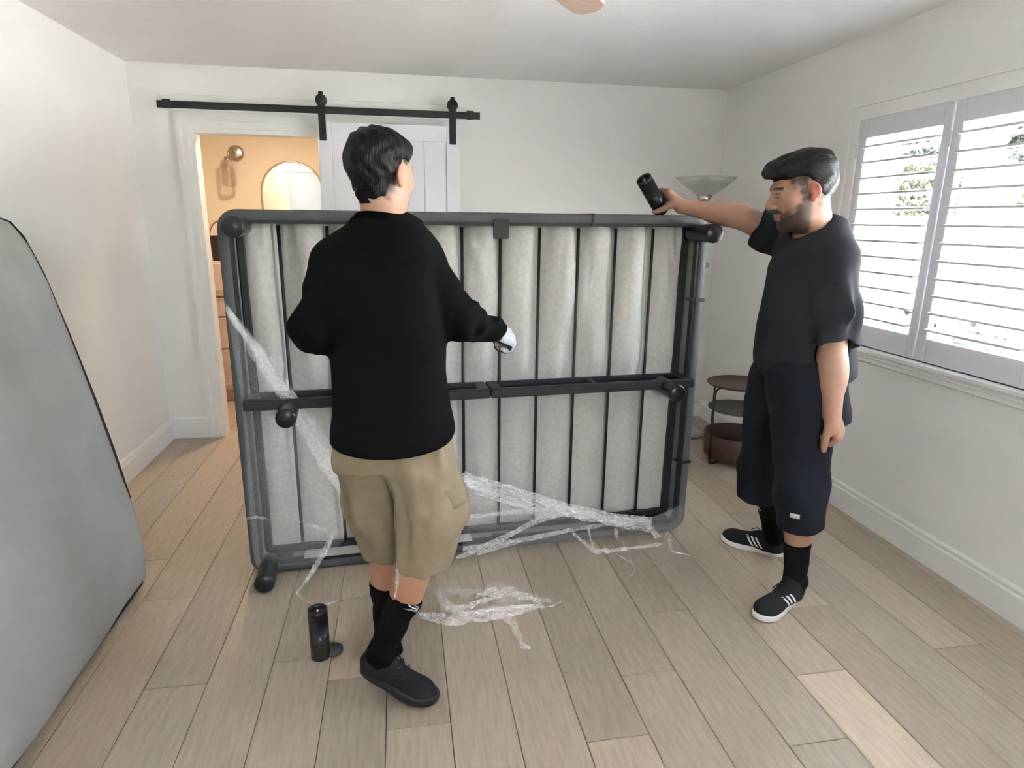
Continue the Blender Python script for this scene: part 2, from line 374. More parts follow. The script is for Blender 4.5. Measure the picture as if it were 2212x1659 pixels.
# ------------------------------------------------------------------ bathroom beyond the doorway
BY = 6.4
struct(MB().box(-2.8, 1.2, BY, BY+.1, -.1, ZC+.05).build('wall_bathroom_back', M['bathw']), 'warm lit bathroom wall seen through the doorway')
struct(MB().box(-2.8, -2.7, YB+TB-.05, BY, -.1, ZC+.05).build('wall_bathroom_left', M['bathw']))
struct(MB().box(1.1, 1.2, YB+TB, BY, -.1, ZC+.05).build('wall_bathroom_right', M['bathw']))
dl = tag(empty('recessed_light', (-.98, 5.22, ZC)), 'round recessed ceiling light glowing warm in the bathroom', 'light')
MB().lathe([(.085, -.001), (.105, -.004), (.108, -.008), (.1, -.012), (.083, -.01)], 32).build('ring', M['trim'], dl)
MB().lathe([(0, -.003), (.084, -.003)], 32).build('diffuser', M['lightdisc'], dl)
# sconce
c = at_y(510, 331, BY)
sc = tag(empty('wall_sconce', c), 'wall sconce with round nickel plate and clear glass cylinder in bathroom', 'sconce')
MB().lathe([(0, -.03), (.05, -.028), (.066, -.018), (.068, 0)], 32, (0, 0, 0), 'y').build('back_plate', M['nickel'], sc)
MB().tube([(0, -.02, 0), (-.01, -.09, .02), (-.03, -.13, .0), (-.045, -.14, -.05)], .008).lathe([(.0, .02), (.026, .015), (.03, -.01)], 20, (-.045, -.14, -.06)).build('arm', M['nickel'], sc)
MB().lathe([(.03, -.065), (.055, -.075), (.062, -.10), (.062, -.25), (.058, -.29), (.0, -.295)], 28, (-.045, -.14, 0)).build('glass_shade', M['sconceglass'], sc)
MB().lathe([(0, .06), (.012, .055), (.014, .02), (.022, -.01), (.024, -.03), (.015, -.05), (0, -.055)], 18, (-.045, -.14, -.14)).build('bulb', M['sconceglass'], sc)
# arched mirror
mt = at_y(629, 350, BY); ml = at_y(568, 440, BY); rr = mt[0]-ml[0]; zc_ = mt[2]-rr; zb = .95
mi = tag(empty('arched_mirror', (mt[0], BY-.012, zc_)), 'tall arched mirror with thin pale metal frame on bathroom wall', 'mirror')
arc = [(rr*math.cos(a), 0, rr*math.sin(a)) for a in np.linspace(0, math.pi, 33)]
lo = [(-rr, 0, -(zc_-zb)), (rr, 0, -(zc_-zb))]
ring = arc+[lo[0], lo[1]]
MB().add([(p[0], -.006, p[2]) for p in ring]+[(p[0], .006, p[2]) for p in ring], [tuple(range(len(ring))), tuple(range(len(ring), 2*len(ring)))[::-1]]).build('glass', M['mirror'], mi)
MB().tube(ring+[ring[0]], .010, 8).build('frame', M['nickel'], mi)
# pale drawers + basket
cb = tag(empty('drawer_cabinet', (-2.0, 5.55, 0)), 'pale pinkish wood drawer cabinet just inside the bathroom doorway', 'cabinet')
zt = at_y(462, 565, 5.55)[2]
MB().box(0, .66, .02, .42, .0, zt, .004).build('body', M['oakb'], cb)
zl = [zt-.012]+[at_y(x, y, 5.55)[2] for x, y in ((466, 643), (470, 687), (475, 756), (481, 846))]
for k in range(4):
    d = MB().box(.006, .654, -.004, .02, zl[k+1]+.012, zl[k], .004).build('drawer', M['cab'], cb)
    if k in (0, 3): MB().box(.006, .654, -.016, -.004, zl[k+1]+.014, zl[k+1]+.07, .004).build('pull_rail', M['oakb'], d)
    else: MB().box(.25, .41, -.022, -.004, (zl[k]+zl[k+1])/2-.006, (zl[k]+zl[k+1])/2+.006, .003).build('handle', M['nickel'], d)
bk = tag(empty('wicker_basket', (-1.44, 5.70, zt)), 'dark woven basket with curved handle on top of drawer cabinet', 'basket')
MB().lathe([(0, .002), (.085, .002), (.10, .10), (.105, .19), (.112, .20), (.10, .195), (.09, .02), (0, .015)], 26).build('bowl', M['wicker'], bk)
MB().tube([(.1*math.cos(a), 0, .19+.13*math.sin(a)) for a in np.linspace(0, math.pi, 15)], .007).build('handle', M['nickel'], bk)
# ------------------------------------------------------------------ ceiling fan (tip of one blade in view)
fn = tag(empty('ceiling_fan', (.22, 1.69, ZC)), 'ceiling fan with oak blades, one blade tip showing at top edge', 'fan')
MB().lathe([(0, 0), (.075, 0), (.07, -.03), (.016, -.05), (.016, -.13), (.09, -.15), (.10, -.24), (.07, -.27), (0, -.275)], 32).build('motor', M['nickel'], fn)
for ang in (54, 174, 294):
    a = math.radians(ang); ca, sa = math.cos(a), math.sin(a)
    prof = [(.14, -.045, .045), (.25, -.055, .055), (.45, -.066, .064), (.62, -.074, .068), (.70, -.070, .060), (.735, -.052, .038), (.75, -.02, .005)]
    if ang == 54: prof = [(.14, -.045, .045), (.25, -.055, .055), (.45, -.064, .064), (.6, -.068, .068), (.665, -.070, .068), (.715, -.040, .066), (.745, .0, .061), (.757, .03, .052)]
    vs = []
    for zz in (-.245, -.236):
        for t, l, rgt in prof:
            for w in (l, rgt): vs.append((t*ca-w*sa, t*sa+w*ca, zz+.10*w*.6))
    n = len(prof); fs = []
    for i in range(n-1):
        fs += [(2*i, 2*i+1, 2*i+3, 2*i+2), (2*n+2*i, 2*n+2*i+2, 2*n+2*i+3, 2*n+2*i+1), (2*i, 2*i+2, 2*n+2*i+2, 2*n+2*i), (2*i+1, 2*n+2*i+1, 2*n+2*i+3, 2*i+3)]
    fs += [(0, 2*n, 2*n+1, 1), (2*n-2, 2*n-1, 4*n-1, 4*n-2)]
    fixn(MB().add(vs, fs).build('blade', M['bladewood'], fn))
# ------------------------------------------------------------------ mattress leaning on the left wall
MP = [(-1.140, 0.004), (-1.1, .05), (-1.092, .12), (-1.098, .25), (-1.118, .40), (-1.150, .61), (-1.186, .81), (-1.247, 1.10), (-1.296, 1.31), (-1.340, 1.44), (-1.375, 1.497), (-1.43, 1.518)]
BPf = [(-1.60, 1.47), (-1.612, 1.30), (-1.56, 1.0), (-1.49, .7), (-1.42, .4), (-1.375, .15), (-1.36, .03), (-1.33, .004)]
ma = tag(empty('mattress', (-1.25, 1.64, 0)), 'large grey mattress with black piping leaning on the left wall', 'mattress')
prof = [np.array([x+1.25, z]) for x, z in MP+[(-1.52, 1.522)]+BPf]
ny = 60; y0m, y1m = .63, 2.65
vs = []; fs = []; npf = len(prof)
ys = np.linspace(0, 1, ny)
for j, t in enumerate(ys):
    y = y0m+(y1m-y0m)*t - 1.64
    # round the near and far edges
    ins = 0
    for e in (t, 1-t):
        dd = e*(y1m-y0m)
        if dd < .05: ins = max(ins, .03*(1-math.sqrt(max(0, 1-(1-dd/.05)**2))))
    cen = np.mean(prof, axis=0)
    for i, p in enumerate(prof):
        q = p + (cen-p)/np.linalg.norm(cen-p)*ins
        if i < len(MP): q = q + np.array([.006*math.sin(3.1*y+2.5*p[1]*3)+.004*math.sin(7*y-5*p[1])+.003*math.sin(13*y+9*p[1]), 0])*min(1, ins == 0)
        vs.append((q[0], y, max(q[1], .003)))
for j in range(ny-1):
    for i in range(npf):
        i2 = (i+1) % npf; fs.append((j*npf+i, j*npf+i2, (j+1)*npf+i2, (j+1)*npf+i))
mo = MB().add(vs, fs, True); mo.f += [tuple(range(npf)), tuple(range((ny-1)*npf, ny*npf))[::-1]]; mo.sm += [False, False]
fixn(mo.build('cover', M['matt'], ma))
yf = y1m-1.64-.004; yn = y0m-1.64+.004
def pp(i, y): return (prof[i][0]-.014, y, max(prof[i][1]-.004*(i > 9), .009))
far = [pp(i, yf) for i in range(4, 13)]
MB().tube(far, .0075, 8).build('piping', M['pipe'], ma)
MB().tube([(prof[12][0], y, prof[12][1]+.003) for y in np.linspace(yn, yf, 12)], .0075, 8).build('piping', M['pipe'], ma)
MB().tube([(prof[0][0]+.006, y, .0095) for y in np.linspace(yn, yf, 12)], .009, 8).build('piping', M['pipe'], ma)
MB().tube([pp(i, yn) for i in range(0, 13)], .0075, 8).build('piping', M['pipe'], ma)
# ------------------------------------------------------------------ side table and floor lamp in the far corner
st = tag(empty('side_table', (2.125, 3.655, 0)), 'round three-tier brown side table with wire legs standing behind the man', 'table')
R_ = .205
def tray(z, r, m, name, lip=.012):
    return MB().lathe([(0, z-.004), (r-.008, z-.006), (r, z), (r, z+lip*.6), (r-.004, z+lip*.7), (r-.010, z+.003), (0, z+.002)], 48).build(name, m, st)
tray(.520, R_, M['brown'], 'table_top', .012); tray(.355, R_-.02, M['brown2'], 'shelf', .01)
MB().lathe([(0, .035), (R_-.03, .035), (R_-.018, .045), (R_-.008, .19), (R_-.012, .194), (R_-.018, .19), (R_-.026, .055), (0, .05)], 48).build('basket', M['brown'], st)
for k in range(4):
    a = math.radians(198+90*k); ca, sa = math.cos(a), math.sin(a)
    pts = [((R_-.06)*ca, (R_-.06)*sa, .508), ((R_-.02)*ca, (R_-.02)*sa, .506), (R_*ca, R_*sa, .492), ((R_+.006)*ca, (R_+.006)*sa, .46), ((R_+.006)*ca, (R_+.006)*sa, .04), (R_*ca, R_*sa, .014), ((R_-.03)*ca, (R_-.03)*sa, .007), ((R_-.07)*ca, (R_-.07)*sa, .007)]
    MB().tube(pts, .0065, 8).build('leg', M['blackwire'], st)
lp = tag(empty('floor_lamp', (2.04, 4.2, 0)), 'torchiere floor lamp with clear glass bowl behind the bed corner', 'lamp')
MB().lathe([(0, .002), (.125, .002), (.13, .012), (.10, .03), (.03, .045), (.014, .06)], 36).build('base', M['nickel'], lp)
MB().lathe([(.012, .05), (.012, 1.62), (.012, 1.63)], 16).build('pole', M['nickel'], lp)
zt_ = at_y(1520, 383, 4.2)[2]
MB().lathe([(.012, 1.635), (.03, 1.65), (.055, 1.70), (.052, 1.70), (.0, 1.66)], 28).build('cup', M['nickel'], lp)
MB().lathe([(.045, 1.69), (.075, 1.705), (.13, 1.745), (.18, zt_-.02), (.205, zt_), (.2, zt_), (.175, zt_-.026), (.125, 1.752), (.07, 1.712), (.04, 1.696)], 40).build('glass_bowl', M['lampglass'], lp)
MB().lathe([(0, -.05), (.018, -.048), (.022, -.03), (.02, 0), (.012, .006)], 16, (.065, -.0, 1.232), 'x').tube([(.012, 0, 1.232), (.07, 0, 1.232)], .008).build('switch', M['nickel'], lp)
# ------------------------------------------------------------------ yard outside the window
struct(MB().box(2.5, 40, -14, 40, -.25, -.15).build('ground', M['concrete']), 'sunlit pale concrete yard outside the window')
struct(MB().box(-9, 10, -16, -2.3, -.25, -.15).build('bounce_terrace', M['concrete']), 'unseen pale concrete paving added behind the room to bounce sunlight')  # added out of view to throw sunlight in through the rear window
def leaf_cloud(c, rad, n, size, name, parent, col, seed, m):
    rg = np.random.RandomState(seed)
    d = rg.normal(size=(n, 3)); d /= np.linalg.norm(d, axis=1)[:, None]
    rr_ = rg.uniform(.72, 1.06, n)[:, None]*(1+.14*np.sin(d[:, :1]*5+seed)+.12*np.sin(d[:, 2:]*7+d[:, 1:2]*4))
    p = d*rr_*np.array(rad); p[:, 2] = np.maximum(p[:, 2], -rad[2]*.98)
    a = rg.normal(size=(n, 3)); a /= np.linalg.norm(a, axis=1)[:, None]
    b = np.cross(a, rg.normal(size=(n, 3))); b /= np.linalg.norm(b, axis=1)[:, None]
    s = size*rg.uniform(.6, 1.3, n)[:, None]
    v = np.stack([p-a*s, p-b*s*.45, p+a*s, p+b*s*.45], 1).reshape(-1, 3)+np.array(c)
    f = np.arange(4*n).reshape(n, 4)
    mb = MB(); mb.v = [tuple(q) for q in v]; mb.f = [tuple(int(k) for k in q) for q in f]; mb.sm = [False]*n
    o = mb.build(name, m, parent); o.color = col; o['kind'] = 'stuff'; return o
def bush(x, y, z, rad, n, size, col, seed, label, trunk, group=None):
    t = tag(empty('tree' if trunk > .5 else 'shrub', (x, y, -.15)), label, 'tree' if trunk > .5 else 'shrub', group)
    leaf_cloud((0, 0, z+.15), rad, n, size, 'foliage', t, col, seed, M['leaf'])
    MB().tube([(0, 0, 0), (.05, .02, z*.5), (0, 0, z+rad[2]*.3+.1)], [.09*max(trunk, .4), .07*max(trunk, .4), .03], 8).build('trunk', M['bark'], t)
YG, DG, MG = (.022, .026, .009, 1), (.004, .008, .006, 1), (.007, .012, .007, 1)
bush(14.6, 17.2, 2.35, (2.4, 1.7, .72), 4200, .13, YG, 1, 'yellow-green leafy shrub rising behind the low pale house outside', .3)
bush(20.5, 26.5, 4.25, (3.6, 2.2, 1.25), 4200, .20, DG, 2, 'dark green tree standing farthest back outside the left shutter panel', 1.)
bush(16.0, 13.6, 3.9, (1.6, 1.6, .95), 3600, .15, MG, 3, 'mid-green tree seen high through the second shutter panel', 1.)
bush(12.6, 9.9, 2.2, (1.2, 1.2, .5), 2600, .11, YG, 4, 'yellow-green shrub seen through the second shutter panel', .3)
bush(17.5, 8.0, 3.8, (2.2, 2.2, 1.7), 3000, .17, MG, 5, 'spreading green tree far to the right outside the window', 1.)
bush(3.25, 3.35, .62, (.32, .55, .33), 1100, .07, (.02, .034, .022, 1), 6, 'low green shrub growing just below the window outside', .3)
hs = tag(empty('house', (10.8, 12.8, -.15)), 'low pale house with grey-blue roof seen through the shutters', 'house')
hs.rotation_euler = (0, 0, math.radians(-40))
MB().box(-3.2, 2.6, 0, 2.2, 0, 1.32).build('wall', M['house'], hs)
MB().add([(-3.4, -.25, 1.30), (2.8, -.25, 1.30), (2.8, 2.4, 1.30), (-3.4, 2.4, 1.30), (-2.6, 1.1, 1.86), (2.0, 1.1, 1.86)], [(0, 1, 5, 4), (1, 2, 5), (2, 3, 4, 5), (3, 0, 4), (0, 3, 2, 1)]).build('roof', M['roof'], hs)
for k, x in enumerate((-.55, -.1, .35, 1.9)):
    f = MB().box(x-.12, x+.12, -.04, .02, .92, 1.2).build('window', M['roof'], hs)
    MB().box(x-.09, x+.09, -.06, -.03, .95, 1.17).build('pane', M['steel'], f)
# ------------------------------------------------------------------ bed frame standing on its long side
BA = math.atan2(.063, .998)
bed = tag(empty('queen_bed', (-.686, 2.648, 0), BA), 'queen bed frame stood on its long side, black slats and underside toward viewer', 'bed')
L_, V_ = 2.072, 1.551
Z0B = .002
def rring(r, o, n=8):       # rounded rectangle at inset o with corner radius r, starting bottom-left going clockwise in (u, v)
    x0, x1, z0, z1 = o, L_-o, Z0B+o, V_-o; out = []
    for cx, cz, a0 in ((x0+r, z1-r, 180), (x1-r, z1-r, 90), (x1-r, z0+r, 0), (x0+r, z0+r, -90)):
        for k in range(n+1):
            a = math.radians(a0-90*k/n); out.append((cx+r*math.cos(a), cz+r*math.sin(a)))
    return out
def ring_solid(name, o1, r1, o2, r2, ya, yb, m, round_front=0.):
    A, B = rring(r1, o1), rring(r2, o2); n = len(A); vs = []; fs = []
    layers = []
    if round_front:
        oc = (o2-o1)/2
        A2, B2 = rring(r1-oc*.35, o1+oc*.35), rring(max(r2+oc*.35, .01), o2-oc*.35)
        layers = [(A, yb), (A, ya+round_front), (A2, ya), (B2, ya), (B, ya+round_front*.6), (B, yb)]
    else: layers = [(A, yb), (A, ya), (B, ya), (B, yb)]
    for P, y in layers: vs += [(p[0], y, p[1]) for p in P]
    K = len(layers)
    for l in range(K):
        l2 = (l+1) % K
        for i in range(n):
            i2 = (i+1) % n; fs.append((l*n+i, l*n+i2, l2*n+i2, l2*n+i))
    return fixn(MB().add(vs, fs, bool(round_front)).build(name, m, bed))
ring_solid('upholstered_edge', 0, .075, .042, .05, -.012, .175, M['uphol'], .014)
ring_solid('edge_rail', .038, .055, .053, .04, -.006, .026, M['steel'])
ring_solid('inner_lining', .0425, .05, .05, .045, .02, .125, M['uphol2'])
for (a_, b_, c_, d_) in ((.052, .082, .05, 1.505), (L_-.086, L_-.052, .05, 1.505), (.08, L_-.08, .052, .082), (.08, L_-.08, 1.500, 1.512)):
    MB().box(a_, b_, .075, .105, c_, d_, .004).build('deck_rail', M['steel'], bed)
# seam on the top edge where the two halves of the padding meet
MB().box(1.508, 1.516, -.014, .15, 1.50, V_+.002).build('seam', M['steel'], bed)
# slats
SL = (.212, .400, .585, .77, .955, 1.123, 1.300, 1.481, 1.659, 1.841)
for u in SL:
    MB().tube([(u, .085, .06), (u, .085, 1.49)], .0068, 8).build('slat', M['steel'], bed)
# underside cloth: gathered and bellied between the slats
nu, nv = 330, 120; vs = []; rg = np.random.RandomState(3)
us = np.linspace(.05, L_-.05, nu); vv = np.linspace(.05, V_-.038, nv)
sl = np.array([.05]+list(SL)+[L_-.05])
def vnoise(seed, n, m, a, b):
    g = np.random.RandomState(seed).uniform(-1, 1, (m+2, n+2))
    y, x = np.meshgrid(b*m, a*n, indexing='ij'); xi, yi = x.astype(int), y.astype(int); fx, fy = x-xi, y-yi
    fx = fx*fx*(3-2*fx); fy = fy*fy*(3-2*fy)
    return (g[yi, xi]*(1-fx)+g[yi, xi+1]*fx)*(1-fy)+(g[yi+1, xi]*(1-fx)+g[yi+1, xi+1]*fx)*fy
au, av = (us-us[0])/(us[-1]-us[0]), (vv-vv[0])/(vv[-1]-vv[0])
N1, N2, N3 = vnoise(1, 30, 5, au, av), vnoise(2, 60, 8, au, av), vnoise(4, 40, 30, au, av)
D = np.zeros((nv, nu))
for j in range(nv):
    k = np.clip(np.searchsorted(sl, us)-1, 0, len(sl)-2)
    t = (us-sl[k])/(sl[k+1]-sl[k])
    cell = np.sin(k*2.3+.7)*.5
    bell = (np.maximum(0, np.sin(math.pi*np.clip(t+.10*cell, 0, 1)))**.8)
    topg = math.exp(-((1-av[j])/.14)**2); up = .45+.55*min(1, av[j]*1.3)
    if abs(vv[j]-.78) < .12: up *= .55+.45*abs(vv[j]-.78)/.12
    D[j] = -.046*bell*up + .012*N1[j]*up + .003*N2[j] + .0010*N3[j] + topg*.009*np.sin(us*62+2*N1[j]*3)*(.5+.5*N1[j]) + .012*math.exp(-(min(av[j], 1-av[j])/.02)**2)
D -= .010*np.exp(-((us-1.36)/.25)**2)[None, :]*np.clip(av*1.6-.3, 0, 1)[:, None]
vs = [(us[i], .118+D[j, i], vv[j]) for j in range(nv) for i in range(nu)]
fs = [(j*nu+i, j*nu+i+1, (j+1)*nu+i+1, (j+1)*nu+i) for j in range(nv-1) for i in range(nu-1)]
MB().add(vs, fs, True).build('underside_cloth', M['under'], bed)
MB().box(.03, L_-.03, .155, .17, .03, V_-.03).build('backing_board', M['uphol2'], bed)
# centre beam in two halves: front bar, back bar, end caps, cross ties
for (u0, u1) in ((.040, 1.050), (1.058, 2.034)):
    b = MB().box(u0, u1, -.058, -.032, .764, .806, .003).box(u0, u1, .062, .086, .764, .806, .003)
    b.box(u0, u0+.05, -.034, .064, .764, .806, .003).box(u1-.05, u1, -.034, .064, .764, .806, .003)
    b.box((u0+u1)/2-.01, (u0+u1)/2+.01, -.034, .064, .768, .803)
    b.box(u0, u1, -.0325, .0625, .765, .769)
    b.build('centre_beam', M['steel'], bed)
# brackets
MB().box(1.073, 1.138, -.018, -.005, 1.445, 1.526, .002).build('bracket', M['steel'], bed)
MB().box(1.073, 1.138, -.018, -.005, .03, .085, .002).build('bracket', M['steel'], bed)
MB().box(1.76, 2.0, .0, .105, .052, .058).build('corner_plate', M['steel'], bed)
MB().box(.10, .17, .0, .105, .052, .058).build('corner_plate', M['steel'], bed)
MB().box(.22, .98, .0, .08, .0525, .056).build('lining_strip', M['under'], bed)
# legs with rounded ends
for (u, v, ln) in ((.083, 1.488, .165), (2.012, 1.474, .165), (.212, .757, .17), (1.898, .768, .16), (.073, .0425, .165)):
    MB().lathe([(0, -ln), (.034, -ln), (.0395, -ln+.006), (.0405, -ln+.014), (.038, .0), (.038, .03), (0, .03)], 36, (u, 0, v), 'y').build('leg', M['legm'], bed)
# cable ties on the right rail and the cloth's dangling thread
for v in (1.172, .372):
    MB().box(2.022, 2.074, -.018, -.012, v-.008, v+.008, .002).box(2.0, 2.03, -.016, .03, v-.005, v+.005, .002).build('cable_tie', M['steel'], bed)
# ------------------------------------------------------------------ loose leg tubes
def leg_tube(name, label):
    t = tag(empty(name), label, 'furniture leg')
    MB().lathe([(.0, .172), (.0305, .172), (.0325, .176), (.0335, .182), (.0335, .0), (.030, -.003), (0, -.003)][::-1], 36).build('tube', M['legm'], t)
    MB().lathe([(.0335, .178), (.0335, .190), (.0320, .191), (.0285, .190), (.0285, .172)], 36).build('rim', M['legm'], t)
    MB().lathe([(.0045, .172), (.0045, .187), (.0, .188)], 10).build('bolt', M['nickel'], t)
    return t
lt = leg_tube('steel_tube', 'black cylinder bed leg standing upright on the floor with its cap disc')
lt.location = (-.327, 2.05, .0035)
MB().lathe([(0, .0), (.034, .0), (.036, .006), (.034, .013), (0, .014)], 32, (.040, .022, -.003)).build('cap_disc', mat('grey_cap', (.06, .055, .06), .5, noise=.1), lt)
lt2 = leg_tube('steel_tube', 'black cylinder bed leg held in hand, tilted on top of bed frame')
_b = at_y(1429, 466, 2.80); _t = at_y(1391, 387, 2.735)
_b[2] = max(_b[2], 1.568)
lt2.location = _b
lt2.rotation_euler = Vector(tuple(_t-_b)).to_track_quat('Z', 'Y').to_euler()
HB, HT = _b, _t
# ------------------------------------------------------------------ sculpting kit: signed distance shapes -> one continuous mesh
A3 = lambda *p: np.array(p, float)
def unit(v): v = np.asarray(v, float); return v/np.linalg.norm(v)
def s_cap(a, b, ra, rb, flat=None):
    a, b = np.asarray(a, float), np.asarray(b, float); ab = b-a; L2 = max(ab@ab, 1e-12)
    if flat is not None: n, f = unit(flat[0]), flat[1]
    def fn(P):
        q = P-a
        if flat is not None: q = q+np.outer(q@n, n)*(1/f-1)
        t = np.clip(q@ab/L2, 0, 1)
        return np.linalg.norm(q-t[:, None]*ab, axis=1)-(ra+(rb-ra)*t)
    return fn
def s_chain(pts, rs):
    caps = [s_cap(pts[i], pts[i+1], rs[i], rs[i+1]) for i in range(len(pts)-1)]
    def fn(P):
        d = caps[0](P)
        for c in caps[1:]: d = np.minimum(d, c(P))
        return d
    return fn
def s_ell(c, r, Rm=None):
    c, r = np.asarray(c, float), np.asarray(r, float)
    def fn(P):
        q = P-c
        if Rm is not None: q = q@Rm
        k0 = np.linalg.norm(q/r, axis=1); k1 = np.linalg.norm(q/(r*r), axis=1)+1e-9
        return k0*(k0-1)/k1
    return fn
def s_loft(zs, cs, ra, rb, fdir, p=2.3):
    """stack of superellipses by height; ra along fdir (front/back), rb across; flat ends"""
    o = np.argsort(zs); zs = np.array(zs)[o]; cs = np.array(cs)[o]; ra = np.array(ra)[o]; rb = np.array(rb)[o]
    f = unit((fdir[0], fdir[1], 0)); s = A3(f[1], -f[0], 0)
    def fn(P):
        z = P[:, 2]; cx = np.interp(z, zs, cs[:, 0]); cy_ = np.interp(z, zs, cs[:, 1]); a = np.interp(z, zs, ra); b = np.interp(z, zs, rb)
        dx, dy = P[:, 0]-cx, P[:, 1]-cy_
        u = np.abs(dx*f[0]+dy*f[1])/a; v = np.abs(dx*s[0]+dy*s[1])/b
        d = ((u**p+v**p)**(1/p)-1)*np.minimum(a, b)
        return np.maximum(d, np.maximum(zs[0]-z, z-zs[-1]))
    return fn
def s_xf(fn, c, Rm, sc=1.):      # shape given in a local frame: columns of Rm are its axes
    c = np.asarray(c, float)
    return lambda P: fn(((P-c)@Rm)/sc)*sc
def smin(a, b, k):
    if k <= 0: return np.minimum(a, b)
    h = np.clip(.5+.5*(b-a)/k, 0, 1); return b+(a-b)*h-k*h*(1-h)
def s_union(*items):
    def fn(P):
        d = None
        for it in items:
            f, k = it if isinstance(it, tuple) else (it, 0.)
            e = f(P); d = e if d is None else smin(d, e, k)
        return d
    return fn
def s_sub(f, g, k=.0):
    return lambda P: -smin(-f(P), g(P), k)
def s_int(f, g, k=.0):
    return lambda P: -smin(-f(P), -g(P), k)
def s_half(p, n):                # solid on the side against n
    p, n = np.asarray(p, float), unit(n)
    return lambda P: (P-p)@n
def s_fold(f, amp, freq, seed=0, aniso=(1, 1, 1), mask=None):
    rg = np.random.RandomState(seed); K = rg.normal(size=(5, 3))*np.array(aniso); K /= np.linalg.norm(K, axis=1)[:, None]; ph = rg.uniform(0, 6.28, 5)
    W2 = rg.normal(size=(5, 3))*.6
    def fn(P):
        w = 0
        for i in range(5):
            t = P@K[i]*freq*(.7+.2*i)+ph[i]; w = w+np.sin(t+1.3*np.sin(P@W2[i]*freq*.5+ph[-i]))/(1+.4*i)
        w = w*amp*.5
        if mask is not None: w = w*mask(P)
        return f(P)+w
    return fn
def surf(fn, lo, hi, h):
    lo = np.asarray(lo, float); hi = np.asarray(hi, float); B = 8
    nb = np.maximum(1, np.ceil((hi-lo)/(h*B))).astype(int); n = nb*B+1
    g = [lo[i]+h*B*(np.arange(nb[i])+.5) for i in range(3)]
    C = np.stack(np.meshgrid(*g, indexing='ij'), -1).reshape(-1, 3)
    dc = fn(C); act = np.abs(dc) < h*B*1.35
    D = np.where(dc < 0, -1e3, 1e3).astype(np.float32)
    full = np.empty(tuple(n), np.float32)
    blk = D.reshape(tuple(nb)); rep = blk.repeat(B, 0).repeat(B, 1).repeat(B, 2)
    full[:-1, :-1, :-1] = rep; full[-1] = full[-2]; full[:, -1] = full[:, -2]; full[:, :, -1] = full[:, :, -2]
    ids = np.argwhere(act.reshape(tuple(nb)))
    r = np.arange(B+1); off = np.stack(np.meshgrid(r, r, r, indexing='ij'), -1).reshape(-1, 3)
    for s0 in range(0, len(ids), 900):
        I = (ids[s0:s0+900, None, :]*B+off[None]).reshape(-1, 3)
        full[I[:, 0], I[:, 1], I[:, 2]] = fn(lo+I*h)
    S = full < 0
    cells = []; pos = []; quads = []
    nc = n-1
    def cid(a): return (a[:, 0]*nc[1]+a[:, 1])*nc[2]+a[:, 2]
    for ax in range(3):
        sl0 = [slice(None)]*3; sl1 = [slice(None)]*3; sl0[ax] = slice(0, -1); sl1[ax] = slice(1, None)
        E = np.argwhere(S[tuple(sl0)] != S[tuple(sl1)])
        a1, a2 = (ax+1) % 3, (ax+2) % 3
        ok = (E[:, a1] > 0) & (E[:, a2] > 0) & (E[:, a1] < nc[a1]) & (E[:, a2] < nc[a2]); E = E[ok]
        E2 = E.copy(); E2[:, ax] += 1
        d0 = full[E[:, 0], E[:, 1], E[:, 2]]; d1 = full[E2[:, 0], E2[:, 1], E2[:, 2]]
        t = np.clip(d0/(d0-d1), 0, 1); p = E.astype(float); p[:, ax] += t
        q = []
        for (i, j) in ((-1, -1), (0, -1), (0, 0), (-1, 0)):
            c = E.copy(); c[:, a1] += i; c[:, a2] += j; k = cid(c); q.append(k); cells.append(k); pos.append(p)
        q = np.stack(q, 1); fl_ = d0 > 0; q[fl_] = q[fl_][:, ::-1]; quads.append(q)
    cells = np.concatenate(cells); pos = np.concatenate(pos); quads = np.concatenate(quads)
    u, inv = np.unique(cells, return_inverse=True); cnt = np.bincount(inv)
    V = np.stack([np.bincount(inv, pos[:, k])/cnt for k in range(3)], 1)*h+lo
    Q = np.searchsorted(u, quads)
    return V, Q
def relax(V, Q, it=1, f=.5):
    e = np.concatenate([Q[:, [0, 1]], Q[:, [1, 2]], Q[:, [2, 3]], Q[:, [3, 0]]]); n = len(V)
    for _ in range(it):
        s = np.stack([np.bincount(e[:, 0], V[e[:, 1], k], n)+np.bincount(e[:, 1], V[e[:, 0], k], n) for k in range(3)], 1)
        c = np.bincount(e[:, 0], minlength=n)+np.bincount(e[:, 1], minlength=n)
        V = V*(1-f)+f*s/np.maximum(c, 1)[:, None]
    return V
def sculpt(name, fn, lo, hi, h, m, parent=None, paint=None, it=2, cut=None, loc=None):
    V, Q = surf(fn, lo, hi, h); V = relax(V, Q, it)
    me = bpy.data.meshes.new(name); W_ = V if loc is None else V-np.asarray(loc)
    me.vertices.add(len(V)); me.vertices.foreach_set('co', W_.astype(np.float32).ravel())
    me.loops.add(Q.size); me.loops.foreach_set('vertex_index', Q.astype(np.int32).ravel())
    me.polygons.add(len(Q)); me.polygons.foreach_set('loop_start', np.arange(0, Q.size, 4, dtype=np.int32)); me.polygons.foreach_set('loop_total', np.full(len(Q), 4, np.int32))
    me.update(calc_edges=True); me.validate()
    me.polygons.foreach_set('use_smooth', np.ones(len(me.polygons), bool))
    if paint is not None:
        c = paint(V); a = me.color_attributes.new('tint', 'FLOAT_COLOR', 'POINT'); a.data.foreach_set('color', np.concatenate([c, np.ones((len(c), 1))], 1).astype(np.float32).ravel())
    me.materials.append(m); me.update()
    o = bpy.data.objects.new(name, me); COL.objects.link(o)
    if parent is not None: o.parent = parent
    if loc is not None and parent is None: o.location = loc
    return o
